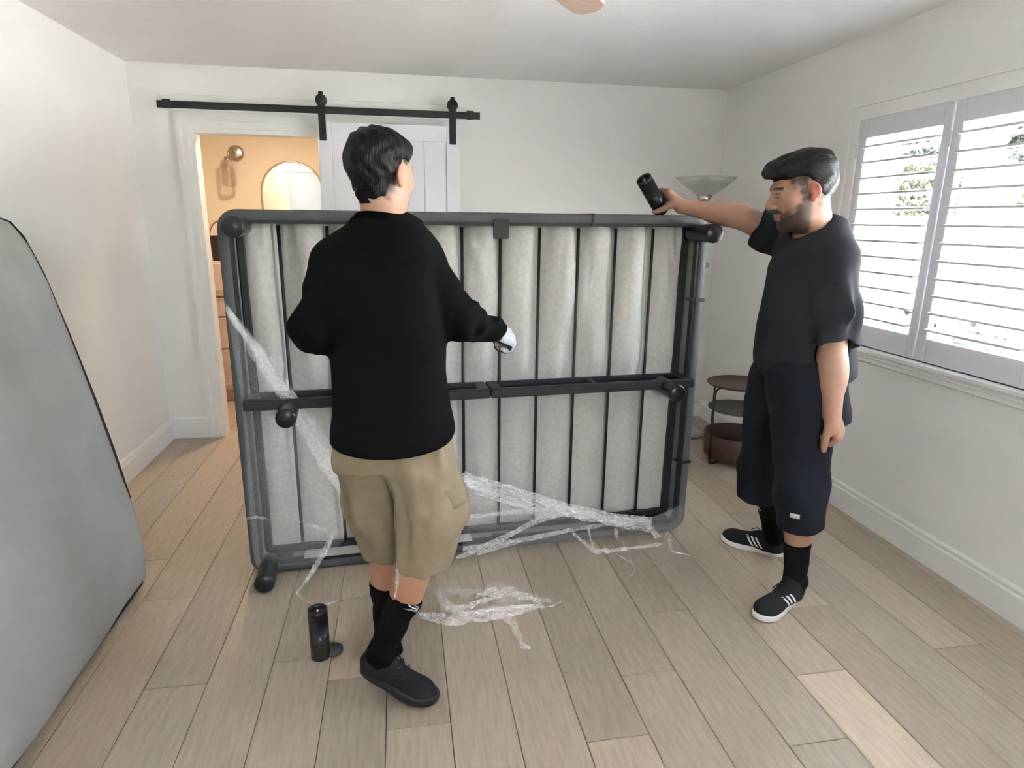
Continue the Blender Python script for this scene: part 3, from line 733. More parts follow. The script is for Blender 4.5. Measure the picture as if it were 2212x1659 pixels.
def frame(fwd, up=(0, 0, 1)):     # columns: right, forward, up
    f = unit(fwd); r = unit(np.cross(f, up)); u = np.cross(r, f); return np.stack([r, f, u], 1)
def rotx(Rm, deg):                # pitch about the frame's own right axis
    a = math.radians(deg); c, s = math.cos(a), math.sin(a); return Rm@np.array([[1, 0, 0], [0, c, -s], [0, s, c]])
# ------------------------------------------------------------------ head (local frame: x right, y forward, z up; origin between the ears)
def head_sdf(jaw=1., nose=1.):
    it = [s_ell((0, -.014, .028), (.0765, .100, .086)),
          (s_ell((0, .030, -.028), (.066*jaw, .064, .088)), .03),
          (s_ell((0, .030, -.088), (.054*jaw, .054, .040)), .03),
          (s_ell((0, .074, -.108), (.023, .018, .017)), .025),
          (s_cap((-.034, .079, .020), (.034, .079, .020), .0135, .0135), .018),
          (s_ell((.045, .058, -.026), (.024, .024, .02)), .02), (s_ell((-.045, .058, -.026), (.024, .024, .02)), .02)]
    f = s_union(*it)
    for sx in (-1, 1): f = s_sub(f, s_ell((.031*sx, .104, .001), (.019, .020, .0125)), .014)
    it2 = [f, (s_cap((0, .088, .012), (0, .114*nose, -.030), .0085, .0125), .012), (s_ell((0, .112*nose, -.034), (.012, .011, .010)), .006)]
    for sx in (-1, 1):
        it2 += [(s_ell((.0125*sx, .102, -.038), (.0085, .010, .0075)), .006), (s_ell((.031*sx, .079, -.001), (.0135, .0115, .0115)), .003)]
        it2 += [(s_cap((.017*sx, .0922, .0025), (.045*sx, .0830, .0000), .0068, .0058), .004), (s_cap((.019*sx, .089, -.010), (.044*sx, .081, -.009), .003, .003), .005)]
    it2 += [(s_cap((-.017, .0925, -.0655), (.017, .0925, -.0655), .0060, .0060), .007), (s_ell((0, .096, -.064), (.010, .0065, .005)), .006), (s_ell((0, .0925, -.0775), (.016, .009, .0070)), .007)]
    f = s_union(*it2)
    f = s_sub(f, s_cap((-.024, .103, -.0712), (.024, .103, -.0712), .0028, .0028), .004)
    for sx in (-1, 1):
        a = math.radians(18); Re = np.array([[math.cos(a), -sx*math.sin(a), 0], [sx*math.sin(a), math.cos(a), 0], [0, 0, 1]])
        b = math.radians(-12); Re = Re@np.array([[1, 0, 0], [0, math.cos(b), -math.sin(b)], [0, math.sin(b), math.cos(b)]])
        ear = s_union(s_ell((.0830*sx, -.012, -.006), (.0080, .0170, .0285), Re), (s_ell((.079*sx, -.004, -.033), (.007, .010, .012)), .008))
        ear = s_sub(ear, s_ell((.092*sx, -.008, -.002), (.0075, .0105, .018), Re), .005)
        f = s_union(f, (ear, .006))
    return f
def mixc(c, t, w): return c*(1-w[:, None])+np.array(t)*w[:, None]
def sm(x, a, b): t = np.clip((x-a)/(b-a), 0, 1); return t*t*(3-2*t)
# ------------------------------------------------------------------ hand (right hand palm down: fingers +y, back of hand +z, thumb at -x; s=-1 mirrors)
def hand_pts(s=1, curl=(40, 55, 40), spread=4, thumb=(35, 25), fat=1.):
    prims = []
    pal = [s_cap((-.022*s, .012, 0), (-.026*s, .078, .002), .015*fat, .0135*fat), s_cap((0, .008, .001), (0, .080, .004), .0165*fat, .0135*fat), s_cap((.020*s, .012, 0), (.024*s, .072, .001), .0150*fat, .0125*fat),
           s_cap((-.018*s, .015, -.006), (-.036*s, .045, -.010), .015*fat, .012*fat)]
    prims += [(p, .014) for p in pal]
    for k, (x, y, L, r) in enumerate(((-.029, .082, .075, .0095), (-.0095, .087, .084, .0098), (.0105, .083, .078, .0092), (.029, .074, .062, .0082))):
        a = 0; p = A3(x*s, y, .002); d0 = math.radians(spread*(k-1.5))
        pts = [p]; rs = [r*fat*1.06]
        for q, fr in enumerate((.46, .30, .24)):
            a += math.radians(curl[q]*(1+.06*k)); dy, dz = math.cos(a), -math.sin(a)
            p = p+L*fr*A3(math.sin(d0)*s*dy, dy*math.cos(d0), dz); pts.append(p); rs.append(r*fat*(1-.08*(q+1)))
        prims.append((s_chain(pts, rs), .004))
    t0 = A3(-.030*s, .030, -.008); a, b = math.radians(thumb[0]), math.radians(thumb[1])
    t1 = t0+.040*A3(-math.sin(a)*s, math.cos(a), -.35); t2 = t1+.030*A3(-math.sin(a-b)*s, math.cos(a-b), -.45); t3 = t2+.022*A3(-math.sin(a-1.6*b)*s, math.cos(a-1.6*b), -.4)
    prims.append((s_chain([t0, t1, t2, t3], [.0125*fat, .0112*fat, .0105*fat, .0085*fat]), .008))
    return s_union(*prims)
# ------------------------------------------------------------------ shoe (local frame: y to the toe, x right, z up, origin on the floor under the heel; length about L)
def shoe_upper(L=.285, low=True):
    k = L/.285
    f = s_union(s_ell((0, .055, .052), (.036, .060, .050)), (s_cap((0, .06, .045), (0, .16, .040), .036, .037, ((0, 0, 1), .95)), .03), (s_ell((.002, .215, .036), (.0465, .066, .036)), .03),
                (s_cap((0, .075, .085), (0, .13, .062), .030, .026), .03), (s_cap((0, .040, .05), (0, .045, .10), .034, .031), .02))
    f = s_int(f, s_half((0, 0, .020), (0, 0, -1)), .004)
    f = s_int(f, s_half((0, .03, .106), (0, -.25, 1)), .004)
    return (lambda P: f(P/k)*k)
def shoe_outline(L, grow=0., n=48):
    pts = []
    for i in range(n):
        t = 2*math.pi*i/n; y = .5-.5*math.cos(t); sgn = 1 if math.sin(t) > 0 else -1
        w = .033+.0165*sm(np.array([y]), .25, .78)[0]-.004*math.exp(-((y-.38)/.14)**2)
        e = 1-abs(2*y-1)**3.2; e = max(e, 0)**.5
        pts.append(((w+grow)*e*sgn+.004*math.sin(y*3), (y-.0)*L))
    return pts
def shoe_sole(L, h0, h1, grow):
    mb = MB(); o = shoe_outline(L, grow); n = len(o); vs = []
    lay = [(.93, .0), (.99, .004), (1.0, .012), (1.0, h0*.8), (.985, h0)]
    for s_, z in lay:
        for x, y in o:
            spring = .012*max(0, (y/L-.72)/.28)**2
            vs.append((x*s_, (y-L*.5)*s_+L*.5, z+spring+(h1-h0)*0))
    fs = [(l*n+i, l*n+(i+1) % n, (l+1)*n+(i+1) % n, (l+1)*n+i) for l in range(len(lay)-1) for i in range(n)]
    fs += [tuple(range(n))[::-1], tuple(range((len(lay)-1)*n, len(lay)*n))]
    mb.add(vs, fs, True); return mb
def drape(fn, grid, d, off, start=.06, it=40):
    """press a grid of points along direction d on to the surface fn=0; returns the points lifted by off"""
    P = np.asarray(grid, float)-np.asarray(d)*start; d = unit(d)
    for _ in range(it): P = P+d*np.clip(fn(P), -.01, .01)[:, None]*.7
    return P-d*off
def patch(name, pts, nu, nv, th, d, m, parent):
    n = nu*nv; d = unit(d); v = list(pts)+list(pts+d*th); f = []
    for j in range(nv-1):
        for i in range(nu-1):
            a = j*nu+i; f += [(a, a+1, a+nu+1, a+nu), (n+a, n+a+nu, n+a+nu+1, n+a+1)]
    bd = [i for i in range(nu)]+[j*nu+nu-1 for j in range(1, nv)]+[(nv-1)*nu+i for i in range(nu-2, -1, -1)]+[j*nu for j in range(nv-2, 0, -1)]
    for a, b in zip(bd, bd[1:]+bd[:1]): f.append((a, n+a, n+b, b))
    return fixn(MB().add(v, f, True).build(name, m, parent))
def to_world(Rm, c, pts): return np.asarray(c)+np.asarray(pts)@Rm.T
def place(o, Rm, c):
    o.matrix_world = Matrix([[*Rm[i], c[i]] for i in range(3)]+[[0, 0, 0, 1]])
M.update(
    skinA=mat('skin_light', (.5, .3, .2), .5, attr='tint', sss=.12, noise=.04, nscale=60, bump=.08, bscale=350),
    skinB=mat('skin_tan', (.4, .24, .16), .5, attr='tint', sss=.12, noise=.05, nscale=60, bump=.08, bscale=350),
    hair=mat('black_hair', (.005, .0048, .0045), .5, spec=.25, noise=.3, nscale=60, bump=.9, bscale=260, stretch=(1, 1, .14)),
    hair2=mat('black_swept_hair', (.005, .0048, .0045), .5, spec=.25, noise=.3, nscale=60, bump=.9, bscale=260, stretch=(.14, 1, .6)),
    blackshirt=mat('black_jersey', (.0035, .0035, .0038), .95, noise=.1, bump=.15, bscale=600, spec=.12),
    navyshirt=mat('charcoal_tee', (.020, .021, .026), .9, noise=.08, nscale=30, bump=.15, bscale=700, spec=.25),
    navyshort=mat('navy_shorts', (.010, .012, .018), .9, noise=.08, nscale=30, bump=.15, bscale=700, spec=.25),
    khaki=mat('khaki_twill', (.29, .23, .15), .9, noise=.07, nscale=24, bump=.22, bscale=420, spec=.25),
    khakid=mat('khaki_seam', (.20, .16, .11), .9, noise=.05),
    sock=mat('black_sock', (.005, .005, .0055), .95, noise=.1, bump=.5, bscale=500, spec=.15),
    shoeb=mat('black_suede', (.016, .016, .017), .85, noise=.15, nscale=60, bump=.3, bscale=500, spec=.3),
    rubberw=mat('white_rubber', (.72, .72, .70), .55, noise=.03),
    rubberb=mat('black_rubber', (.018, .018, .019), .6, noise=.1),
    white=mat('white_print', (.75, .75, .75), .6, noise=.02),
    grey=mat('grey_label', (.34, .34, .37), .7, noise=.06, nscale=300),
    glovew=mat('pale_glove_knit', (.50, .51, .54), .85, noise=.12, nscale=90, bump=.4, bscale=500),
    gloved=mat('dark_glove_palm', (.03, .03, .033), .8, noise=.12, nscale=90, bump=.3, bscale=400),
    eyew=mat('eye_white', (.34, .31, .29), .35, noise=.02), iris=mat('dark_iris', (.015, .009, .006), .15, noise=.1),
)
# ================================================================== the man at left, seen from behind
def man_left():
    P = at_y
    f2 = unit((math.sin(math.radians(18)), math.cos(math.radians(18)), 0))        # chest direction
    hc = P(824, 374, 1.975); Rh = frame((math.sin(math.radians(42)), math.cos(math.radians(42)), -.06))
    HS = .985
    head = head_sdf(.98)
    nk0 = hc+Rh@A3(0, -.018, -.05); nk1 = P(838, 520, 1.965)
    shL, shR = P(724, 566, 1.965), P(908, 560, 1.985)
    elL, wrL = P(674, 708, 1.93), P(752, 728, 2.19)
    elR, wrR = P(992, 684, 1.985), P(1068, 716, 2.11)
    hipL, hipR = P(800, 985, 1.99), P(893, 985, 1.93)
    knL, knR = P(832, 1150, 2.03), P(930, 1155, 1.84)
    anL = P(836, 1385, 2.04)
    heel, toe = P(783, 1443, 1.865), A3(.055, 1.762, .012)
    dR = unit(toe-heel); RR = frame(dR, (0, 0, 1)); oR = toe-dR*.262-RR[:, 2]*.012; anR = oR+RR@A3(0, .058, .098)
    ftL = A3(anL[0], anL[1], 0); 
    # hand (right) in glove
    Rg = frame(unit((.62, .55, -.35)), (-.30, -.70, .65)); gh = hand_pts(1, (50, 60, 40), 5, (40, 20))
    g0 = s_xf(gh, wrR+unit((.62, .55, -.35))*.012, Rg, .98); gl = lambda Pn: g0(Pn)-.0045
    RgL = frame(unit((.8, .45, .15)), (-.2, -.1, 1)); hl = s_xf(hand_pts(-1, (35, 50, 35)), wrL, RgL, .98)
    body = s_union(s_xf(head, hc, Rh, HS), (s_cap(nk0, nk1, .056, .062), .02), (s_cap(nk1, P(838, 600, 1.97), .075, .10), .05),
                   (s_cap(P(838, 620, 1.97), P(848, 900, 1.965), .115, .13), .05), (s_cap(shL, shR, .05, .05), .06),
                   (s_cap(shL, elL, .048, .040), .03), (s_cap(elL, wrL, .040, .028), .02), (s_cap(shR, elR, .048, .040), .03), (s_cap(elR, wrR, .040, .028), .02),
                   (g0, .01), (hl, .01),
                   (s_cap(hipL, knL, .082, .058), .05), (s_cap(hipR, knR, .082, .058), .05),
                   (s_cap(knL, anL, .056, .036), .03), (s_cap(knR, anR, .058, .036), .03),
                   (s_ell(knL*.62+anL*.38, (.048, .05, .09)), .03), (s_ell(knR*.62+anR*.38+A3(-.012, .0, 0), (.052, .05, .09)), .03))
    lo = A3(-.42, 1.68, .0); hi = A3(.50, 2.36, 1.80)
    def paint(V):
        q = ((V-hc)@Rh)/HS; c = np.tile(np.array([.54, .315, .225]), (len(V), 1))
        hd = np.linalg.norm(V-hc, axis=1) < .19
        nz = .008*np.sin(V[:, 0]*160)+.008*np.sin(V[:, 2]*190+V[:, 1]*150)
        # faded hair on neck and above ears
        fade = sm(q[:, 2]+nz, -.088, -.035)*sm(-q[:, 1], -.012, .02)*hd
        side = sm(q[:, 2]+nz, .010, .035)*(1-sm(q[:, 1], .052, .066))*hd
        c = mixc(c, (.020, .017, .015), np.maximum(fade, side)*.97)
        ear = hd*(np.abs(q[:, 0]) > .074)*(np.abs(q[:, 2]) < .05)*(q[:, 1] < .012)*(q[:, 1] > -.045)
        c = mixc(c, (.60, .27, .19), ear*.75*1.)
        c = mixc(c, (.60, .30, .22), .4*hd*sm(q[:, 1], .0, .05)*(q[:, 2] < .02))
        br = hd*(q[:, 1] > .06)*sm(np.abs(q[:, 2]-.022), .010, .004)*(np.abs(q[:, 0]) > .012)*(np.abs(q[:, 0]) < .05)
        c = mixc(c, (.03, .02, .015), br*.8)
        lg = V[:, 2] < .55
        c = mixc(c, (.46, .235, .14), lg*1.)
        return c
    root = sculpt('person', body, lo, hi, .0038, M['skinA'], None, paint, 2)
    tag(root, 'man seen from behind in black sweatshirt and khaki cargo shorts, stepping past the bed', 'person')
    # hair cap: a pelt over the skull that thins out to nothing at the hairline
    skull = s_union(s_ell((0, -.014, .028), (.0765, .100, .086)), (s_cap((0, -.022, -.05), (0, -.05, -.16), .053, .055), .02), (s_ell((0, .040, .030), (.064, .050, .060)), .02))
    def pelt(q):
        x, y, z = q[:, 0], q[:, 1], q[:, 2]
        line = np.where(y > 0, .020+.25*np.clip(y, 0, .06)+1.2*np.clip(y-.06, 0, 1), .020-np.clip(-y*2.4, 0, .100))+.004*np.sin(x*90)+.003*np.sin(y*160+x*70)
        t = -.014+.023*sm(z-line, -.012, .030)+.006*sm(z, .04, .10)+.004*sm(y, .03, .07)*sm(z-line, 0, .03)
        t = t+.0016*np.sin(x*130+y*60+3*np.sin(z*60))*sm(z-line, 0, .04)+.0014*np.sin(y*170+z*120+2*np.sin(x*70))*sm(z-line, 0, .04)
        return np.maximum(skull(q)-t, -.092-z)
    sculpt('hair', s_xf(pelt, hc, Rh, HS), hc-.19, hc+.19, .003, M['hair'], root, None, 1)
    # sweatshirt
    rows = [(484, 838, 1.968, .070, .085), (500, 832, 1.968, .092, .120), (525, 824, 1.968, .108, .150), (560, 818, 1.97, .120, .168), (620, 822, 1.97, .128, .172), (720, 838, 1.965, .132, .170), (800, 843, 1.962, .132, .172), (880, 849, 1.96, .142, .184), (925, 853, 1.96, .150, .196), (962, 855, 1.96, .150, .196)]
    zs = [P(x, y, yy)[2] for y, x, yy, a, b in rows]; cs = [P(x, y, yy)[:2] for y, x, yy, a, b in rows]
    tor = s_loft(zs, cs, [r[3] for r in rows], [r[4] for r in rows], f2, 2.35)
    hem = s_half(P(850, 940, 1.96), (.06, .12, -1))
    tor = s_int(tor, hem, .012)
    tor = s_fold(tor, .012, 16, 3, (.5, .5, 1.2), lambda Pn: sm(Pn[:, 2], 1.35, 1.05)*.9+.1)
    yoke = s_union(s_cap(shL, P(806, 500, 1.965), .058, .060), (s_cap(shR, P(864, 500, 1.975), .058, .060), .03))
    slL = s_union(s_cap(shL, elL, .064, .062), (s_cap(elL, wrL, .060, .050), .05))
    slL = s_fold(slL, .010, 55, 8, (1, 1, 1))
    cuf = s_half(wrR+unit(wrR-elR)*(-.005), unit(wrR-elR))
    slR = s_union(s_cap(shR, elR, .064, .060), (s_cap(elR, wrR, .064, .051), .05))
    slR = s_fold(slR, .016, 60, 9, (1.2, .5, .4), lambda Pn: sm(Pn[:, 0], .12, .22))
    slR = s_int(slR, cuf, .01)
    shirt = s_union(tor, (yoke, .05), (slL, .035), (slR, .035))
    col = s_int(s_cap(nk1, nk0, .071, .064), s_half(P(834, 459, 1.90), A3(f2[0]*.35, f2[1]*.35, 1)), .006)
    shirt = s_union(shirt, (col, .03))
    sculpt('shirt', shirt, A3(-.45, 1.72, .78), A3(.48, 2.32, 1.60), .0045, M['blackshirt'], root)
    cp = nk1*.42+nk0*.58
    # shorts
    hz = P(845, 930, 1.96)
    def leg(h, k, hem, r0, r1, r2, n):
        f = s_union(s_cap(h, k, r0, r1), (s_cap(k, hem, r1, r2), .04))
        return s_int(f, s_half(hem, n), .008)
    hmL, hmR = P(834, 1196, 2.02), P(910, 1222, 1.84)
    lL = leg(hipL, P(812, 1090, 2.0), hmL, .108, .088, .068, (0, 0, -1)); lR = leg(hipR, P(936, 1095, 1.86), hmR, .112, .106, .082, (-.30, -.12, -1))
    lL = s_fold(lL, .018, 17, 21, (1, 1, .35)); lR = s_fold(lR, .020, 18, 22, (1, 1, .45))
    pel = s_loft([hz[2]-.10, hz[2]-.03, hz[2]+.06], [P(850, 1000, 1.96)[:2], P(850, 960, 1.96)[:2], P(848, 930, 1.96)[:2]], [.125, .125, .12], [.170, .168, .16], f2, 2.3)
    pock = s_ell(P(985, 1085, 1.84), (.020, .062, .085), frame((.3, 1, 0)))
    sh = s_union(lL, (lR, .018), (pel, .05), (pock, .012))
    sh = s_fold(s_fold(sh, .007, 42, 31, (1, 1, .5)), .004, 85, 30, (1, 1, .7))
    so = sculpt('shorts', sh, A3(-.32, 1.62, .30), A3(.36, 2.22, 1.0), .0045, M['khaki'], root)
    # pocket flap on the outside of the right leg
    d = unit((-.85, .52, 0)); s_ = np.cross((0, 0, 1), -d)
    pc = P(985, 1062, 1.82)
    g = [pc+s_*u*.062+A3(0, 0, 1)*v*.024 for v in (-1, -.4, .2, 1) for u in np.linspace(-1, 1, 7)]
    patch('pocket_flap', drape(sh, g, d, .002, .12), 7, 4, -.006, -d, M['khaki'], root)
    g = [pc+A3(0, 0, -.024)+s_*u*.062+A3(0, 0, 1)*v*.003 for v in (-1, 1) for u in np.linspace(-1, 1, 7)]
    patch('seam', drape(sh, g, d, .001, .12), 7, 2, -.0022, -d, M['khakid'], root)
    # socks
    for nm, k_, a_, t, lab in (('L', knL, anL, P(830, 1256, 2.03), None), ('R', knR, anR, P(896, 1293, 1.83), None)):
        ax = unit(a_-k_)
        fs_ = s_int(s_union(s_cap(k_, a_, .0600, .0425), (s_ell(k_*.62+a_*.38, (.053, .055, .095)), .03), (s_cap(a_, a_+A3(.02, .0, -.06), .043, .040), .02)), s_half(t, -ax), .004)
        fs_ = s_fold(fs_, .003, 120, 40, (.3, .3, 1))
        so = sculpt('sock', fs_, np.minimum(a_, t)-.12, np.maximum(a_, t)+.12, .0035, M['sock'], root)
        cam_d_ = unit(A3(0, 0, CAMH)-t); side = unit(np.cross((0, 0, 1), cam_d_)); up = unit(np.cross(cam_d_, side))
        if nm == 'L':
            c0 = P(846, 1270, 2.0); pts = []
            for v in (-1, 1):
                for u in np.linspace(-1, 1, 9):
                    w = .0035*(1-((u+1)/2)**1.5)*(u > -.9) if True else 0
                    pts.append(c0+side*u*.018+up*(.010*(u*.5+.25*u*u)+v*(.0012+w)))
        else:
            c0 = P(889, 1313, 1.80); pts = [c0+side*u*.024+up*(v*.010-u*.008) for v in (-1, 1) for u in np.linspace(-1, 1, 7)]
        n_ = 9 if nm == 'L' else 7
        patch('logo', drape(fs_, pts, -cam_d_, .0025, .10), n_, 2, -.0015, cam_d_, M['white'] if nm == 'L' else M['grey'], so)
        if nm == 'R':
            pts = [c0+side*(u*.014+.004)+up*(v*(.0012+.002*(1-(u+1)/2))-u*.008+.003*u*u) for v in (-1, 1) for u in np.linspace(-1, 1, 7)]
            patch('logo', drape(fs_, pts, -cam_d_, .0062, .10), 7, 2, -.0012, cam_d_, M['white'], so)
    # shoes: near one up on its toe, far one flat behind it
    for nm, o_, Rm in (('near', oR, RR), ('far', A3(anL[0]-.01, anL[1]-.055, .0), frame((.18, 1, 0)))):
        up_ = s_xf(shoe_upper(.275), (0, 0, 0), np.eye(3)); 
        sho = sculpt('shoe', up_, A3(-.06, -.03, .0), A3(.06, .31, .13), .0035, M['shoeb'], root)
        so_ = shoe_sole(.282, .030, .03, .0025).build('sole', M['rubberb'], sho)
        bd_ = MB().tube([(-.035, .10, .10), (-.015, .13, .088), (.012, .135, .086), (.034, .105, .098)], .0035, 6).tube([(-.033, .125, .083), (0, .155, .074), (.033, .13, .08)], .0032, 6).tube([(-.03, .15, .074), (0, .175, .066), (.032, .155, .07)], .003, 6).build('lace', M['rubberb'], sho)
        place(sho, Rm, o_)
    # glove
    go = sculpt('glove', s_union(gl, (s_cap(wrR-unit(wrR-elR)*.02, wrR+unit((.62, .55, -.35))*.02, .031, .030), .01)), wrR-.14, wrR+.16, .0028, M['glovew'], root, None, 1)
    go.data.materials.append(M['gloved'])
    pn = np.empty(len(go.data.polygons)*3); go.data.polygons.foreach_get('normal', pn); pc_ = np.empty(len(pn)); go.data.polygons.foreach_get('center', pc_)
    pn, pc_ = pn.reshape(-1, 3), pc_.reshape(-1, 3); loc_ = (pc_-wrR)@Rg
    go.data.polygons.foreach_set('material_index', (((pn@Rg)[:, 2] < -.15) | (loc_[:, 1] < .012)).astype(np.int32)); go.data.update()
    return root
man_left()
# ================================================================== the man at right, holding a leg tube on top of the bed
def man_right():
    P = at_y
    an = math.radians(-14); f2 = A3(-math.cos(an), -math.sin(an), 0)
    hc = P(1733, 410, 2.22); ah = math.radians(-13); Rh = rotx(frame((-math.cos(ah), -math.sin(ah), 0)), -13); HS = 1.09
    head = head_sdf(1.10, 1.0)
    nk0 = hc+Rh@A3(0, -.02, -.06)*HS; nk1 = P(1762, 535, 2.27)
    shN, shF = P(1806, 560, 2.11), P(1712, 520, 2.47)
    elN, wrN = P(1797, 775, 2.08), P(1797, 893, 2.03)
    T = unit(HT-HB); grip = HB+T*.052
    e1 = A3(1, -.25, 0); e1 = unit(e1-T*(e1@T)); e2 = np.cross(T, e1); e2 = e2*(1 if e2[1] < 0 else -1)
    def cyl(phi, r, h): a = math.radians(phi); return grip+T*h+e1*r*math.cos(a)+e2*r*math.sin(a)
    wrF = P(1472, 446, 2.735); elF = P(1598, 467, 2.60)
    hipN, hipF = P(1748, 850, 2.18), P(1700, 850, 2.40)
    knN, knF = P(1727, 1060, 2.14), P(1655, 1010, 2.47)
    anN, anF = A3(1.566, 2.112, .085), A3(1.690, 2.472, .085)
    gp = []
    for h, L, r in ((.028, 1.0, .0092), (.009, 1.05, .0095), (-.010, 1.0, .0090), (-.028, .85, .0082)):
        pts = [cyl(-8, .057, h*.85), cyl(-42, .047, h), cyl(-85, .0435, h), cyl(-115, .0425, h), cyl(-118-14*L, .0425, h)]
        gp.append((s_chain(pts, [r*1.2, r*1.12, r, r*.95, r*.85]), .006))
    t0, t1 = cyl(26, .064, -.016), cyl(62, .0475, -.016)
    thp = [wrF*.7+t0*.3+A3(0, -.008, 0), wrF*.25+t0*.75+A3(0, -.008, 0), t1, cyl(98, .0440, -.015), cyl(126, .0430, -.014)]
    gp.append((s_chain(thp, [.018, .0165, .0130, .0112, .0090]), .010))
    palm = [(s_cap(wrF, cyl(-4, .064, .012), .024, .0175), .016), (s_cap(wrF, cyl(0, .064, -.018), .024, .017), .018), (s_cap(cyl(-8, .060, .018), cyl(-8, .060, -.024), .0145, .014), .014)]
    Rn = frame(unit((.42, -.05, -.90)), unit((.55, -.80, .25))); hn = s_xf(hand_pts(-1, (52, 75, 50), 3, (34, 30), 1.15), wrN, Rn, 1.10)
    body = s_union(s_xf(head, hc, Rh, HS), (s_cap(nk0, nk1, .066, .074), .025), (s_cap(nk1, P(1755, 640, 2.29), .085, .12), .05), (s_cap(P(1752, 660, 2.3), P(1738, 840, 2.3), .13, .14), .05),
                   (s_cap(shN, shF, .06, .06), .06), (s_cap(shN, elN, .058, .049), .03), (s_cap(elN, wrN, .050, .034), .02), (s_ell(elN*.68+wrN*.32+A3(.004, 0, 0), (.050, .047, .075)), .03), (hn, .012),
                   (s_cap(shF, elF, .060, .050), .03), (s_cap(elF, wrF, .048, .030), .02), (s_ell(elF*.72+wrF*.28, (.075, .048, .047), np.stack([unit(wrF-elF), unit(np.cross((0, 0, 1), wrF-elF)), np.cross(unit(wrF-elF), unit(np.cross((0, 0, 1), wrF-elF)))], 1)), .03),
                   *palm, *gp,
                   (s_cap(hipN, knN, .09, .062), .05), (s_cap(hipF, knF, .09, .062), .05), (s_cap(knN, anN, .060, .038), .03), (s_cap(knF, anF, .060, .038), .03),
                   (s_ell(knN*.62+anN*.38+A3(.012, 0, 0), (.052, .05, .09)), .03), (s_ell(knF*.62+anF*.38, (.052, .05, .09)), .03))
    lo = A3(1.02, 1.86, .0); hi = A3(1.92, 2.96, 1.84)
    def paint(V):
        q = ((V-hc)@Rh)/HS; c = np.tile(np.array([.40, .225, .155]), (len(V), 1))
        hd = np.linalg.norm(V-hc, axis=1) < .21
        nz = .006*np.sin(V[:, 0]*170+V[:, 2]*60)+.006*np.sin(V[:, 2]*210+V[:, 1]*150)
        ax_ = np.abs(q[:, 0])
        x, y, z = ax_, q[:, 1], q[:, 2]
        isear = (x > .0765)*(np.abs(z) < .05)*(y < .014)*(y > -.05)
        fade = np.maximum(sm(z+nz, -.075, -.02)*sm(-y, .012, .04), sm(z+nz, .0, .05)*(1-sm(y, .050, .064)))*hd*(1-isear)
        c = mixc(c, (.016, .014, .013), fade*.9)
        # beard: jaw, cheeks below a slanting line, moustache, chin; bare lips
        line = -.030-.55*np.clip(y-.01, 0, .07)
        jaw = sm(line-z+nz*.8, -.016, .014)*sm(y, -.012, .014)*(z > -.145)
        mous = sm(.0105-np.abs(z+.0545+.25*np.clip(x-.012, 0, 1)), 0., .007)*(y > .06)*sm(.040-x, 0, .012)
        lips = (np.abs(z+.0715) < .0115)*(y > .087)*(x < .021)
        side = sm(y+nz, -.006, .012)*(1-sm(y+nz, .018, .036))*sm(z, -.07, -.05)*(z < .04)*(x > .045)
        bd = np.clip(np.maximum(np.maximum(jaw*.93, mous*.85), side*.85), 0, 1)*hd*(1-isear)
        cut = sm(.018-np.abs(x-.0), .0, .01)*0
        c = mixc(c, (.014, .011, .010), bd*(1-lips)*.96)
        c = mixc(c, (.27, .135, .11), lips*hd*.8)
        br = hd*(y > .058)*sm(.0065-np.abs(z-.0225+.15*np.clip(x-.03, 0, 1)), 0., .004)*(x > .011)*(x < .052)
        c = mixc(c, (.012, .010, .009), br*.92)
        lash = hd*(y > .072)*sm(.003-np.abs(z-.0045), 0, .002)*(x > .018)*(x < .044)
        c = mixc(c, (.02, .012, .01), lash*.8)
        c = mixc(c, (.46, .15, .11), isear*hd*.8)  # glow of light through the ears is put into their red tint
        sk2 = (~hd)
        c = mixc(c, (.385, .215, .145), sk2*1.)
        return c
    root = sculpt('person', body, lo, hi, .0038, M['skinB'], None, paint, 2)
    tag(root, 'bearded man in charcoal tee and long navy shorts reaching out over the bed', 'person')
    for sx in (-1, 1):
        ce = hc+Rh@(A3(.031*sx, .0815, -.0015)*HS)
        e = MB().lathe([(.0132*math.sin(t), .0132*math.cos(t)) for t in np.linspace(0, math.pi, 13)], 20).build('eye', M['eyew'], root); e.location = ce
        ir = MB().lathe([(.0062*math.sin(t)/1, .0136*math.cos(t*.46)) for t in np.linspace(0, 1, 6)], 16).build('iris', M['iris'], e)
        ir.rotation_euler = Vector(tuple(Rh@unit((0.05, 1, -.45)))).to_track_quat('Z', 'Y').to_euler()
    # hair: long top swept forward over a short faded back and sides
    skull = s_union(s_ell((0, -.014, .028), (.0765, .100, .086)), (s_ell((0, .040, .030), (.064, .050, .060)), .02))
    lock = s_union(s_ell((0, .052, .082), (.070, .064, .036)), (s_ell((0, .086, .066), (.056, .024, .021)), .022), (s_ell((0, -.02, .088), (.074, .085, .036)), .03))
    def pelt(q):
        x, y, z = q[:, 0], q[:, 1], q[:, 2]
        line = np.where(y > 0, .030+.35*np.clip(y, 0, .06), .030-np.clip(-y*1.5, 0, .075))+.003*np.sin(x*90+y*60)
        t = -.008+.0135*sm(z-line, -.010, .022)+.010*sm(z, .035, .08)
        d = skull(q)-t+.0010*np.sin(y*110+z*60+3*np.sin(x*70)+2*np.sin(z*50))*sm(z-line, 0, .03)
        e = lock(q)+.0022*np.sin(x*170+3*np.sin(y*22))+.0013*np.sin(x*110+z*200+2*np.sin(y*30))
        e = -smin(-e, z-.046-.12*np.clip(y, 0, 1), .008)
        return smin(d, e, .012)
    sculpt('hair', s_xf(pelt, hc, Rh, HS), hc-.2, hc+.2, .003, M['hair2'], root, None, 1)
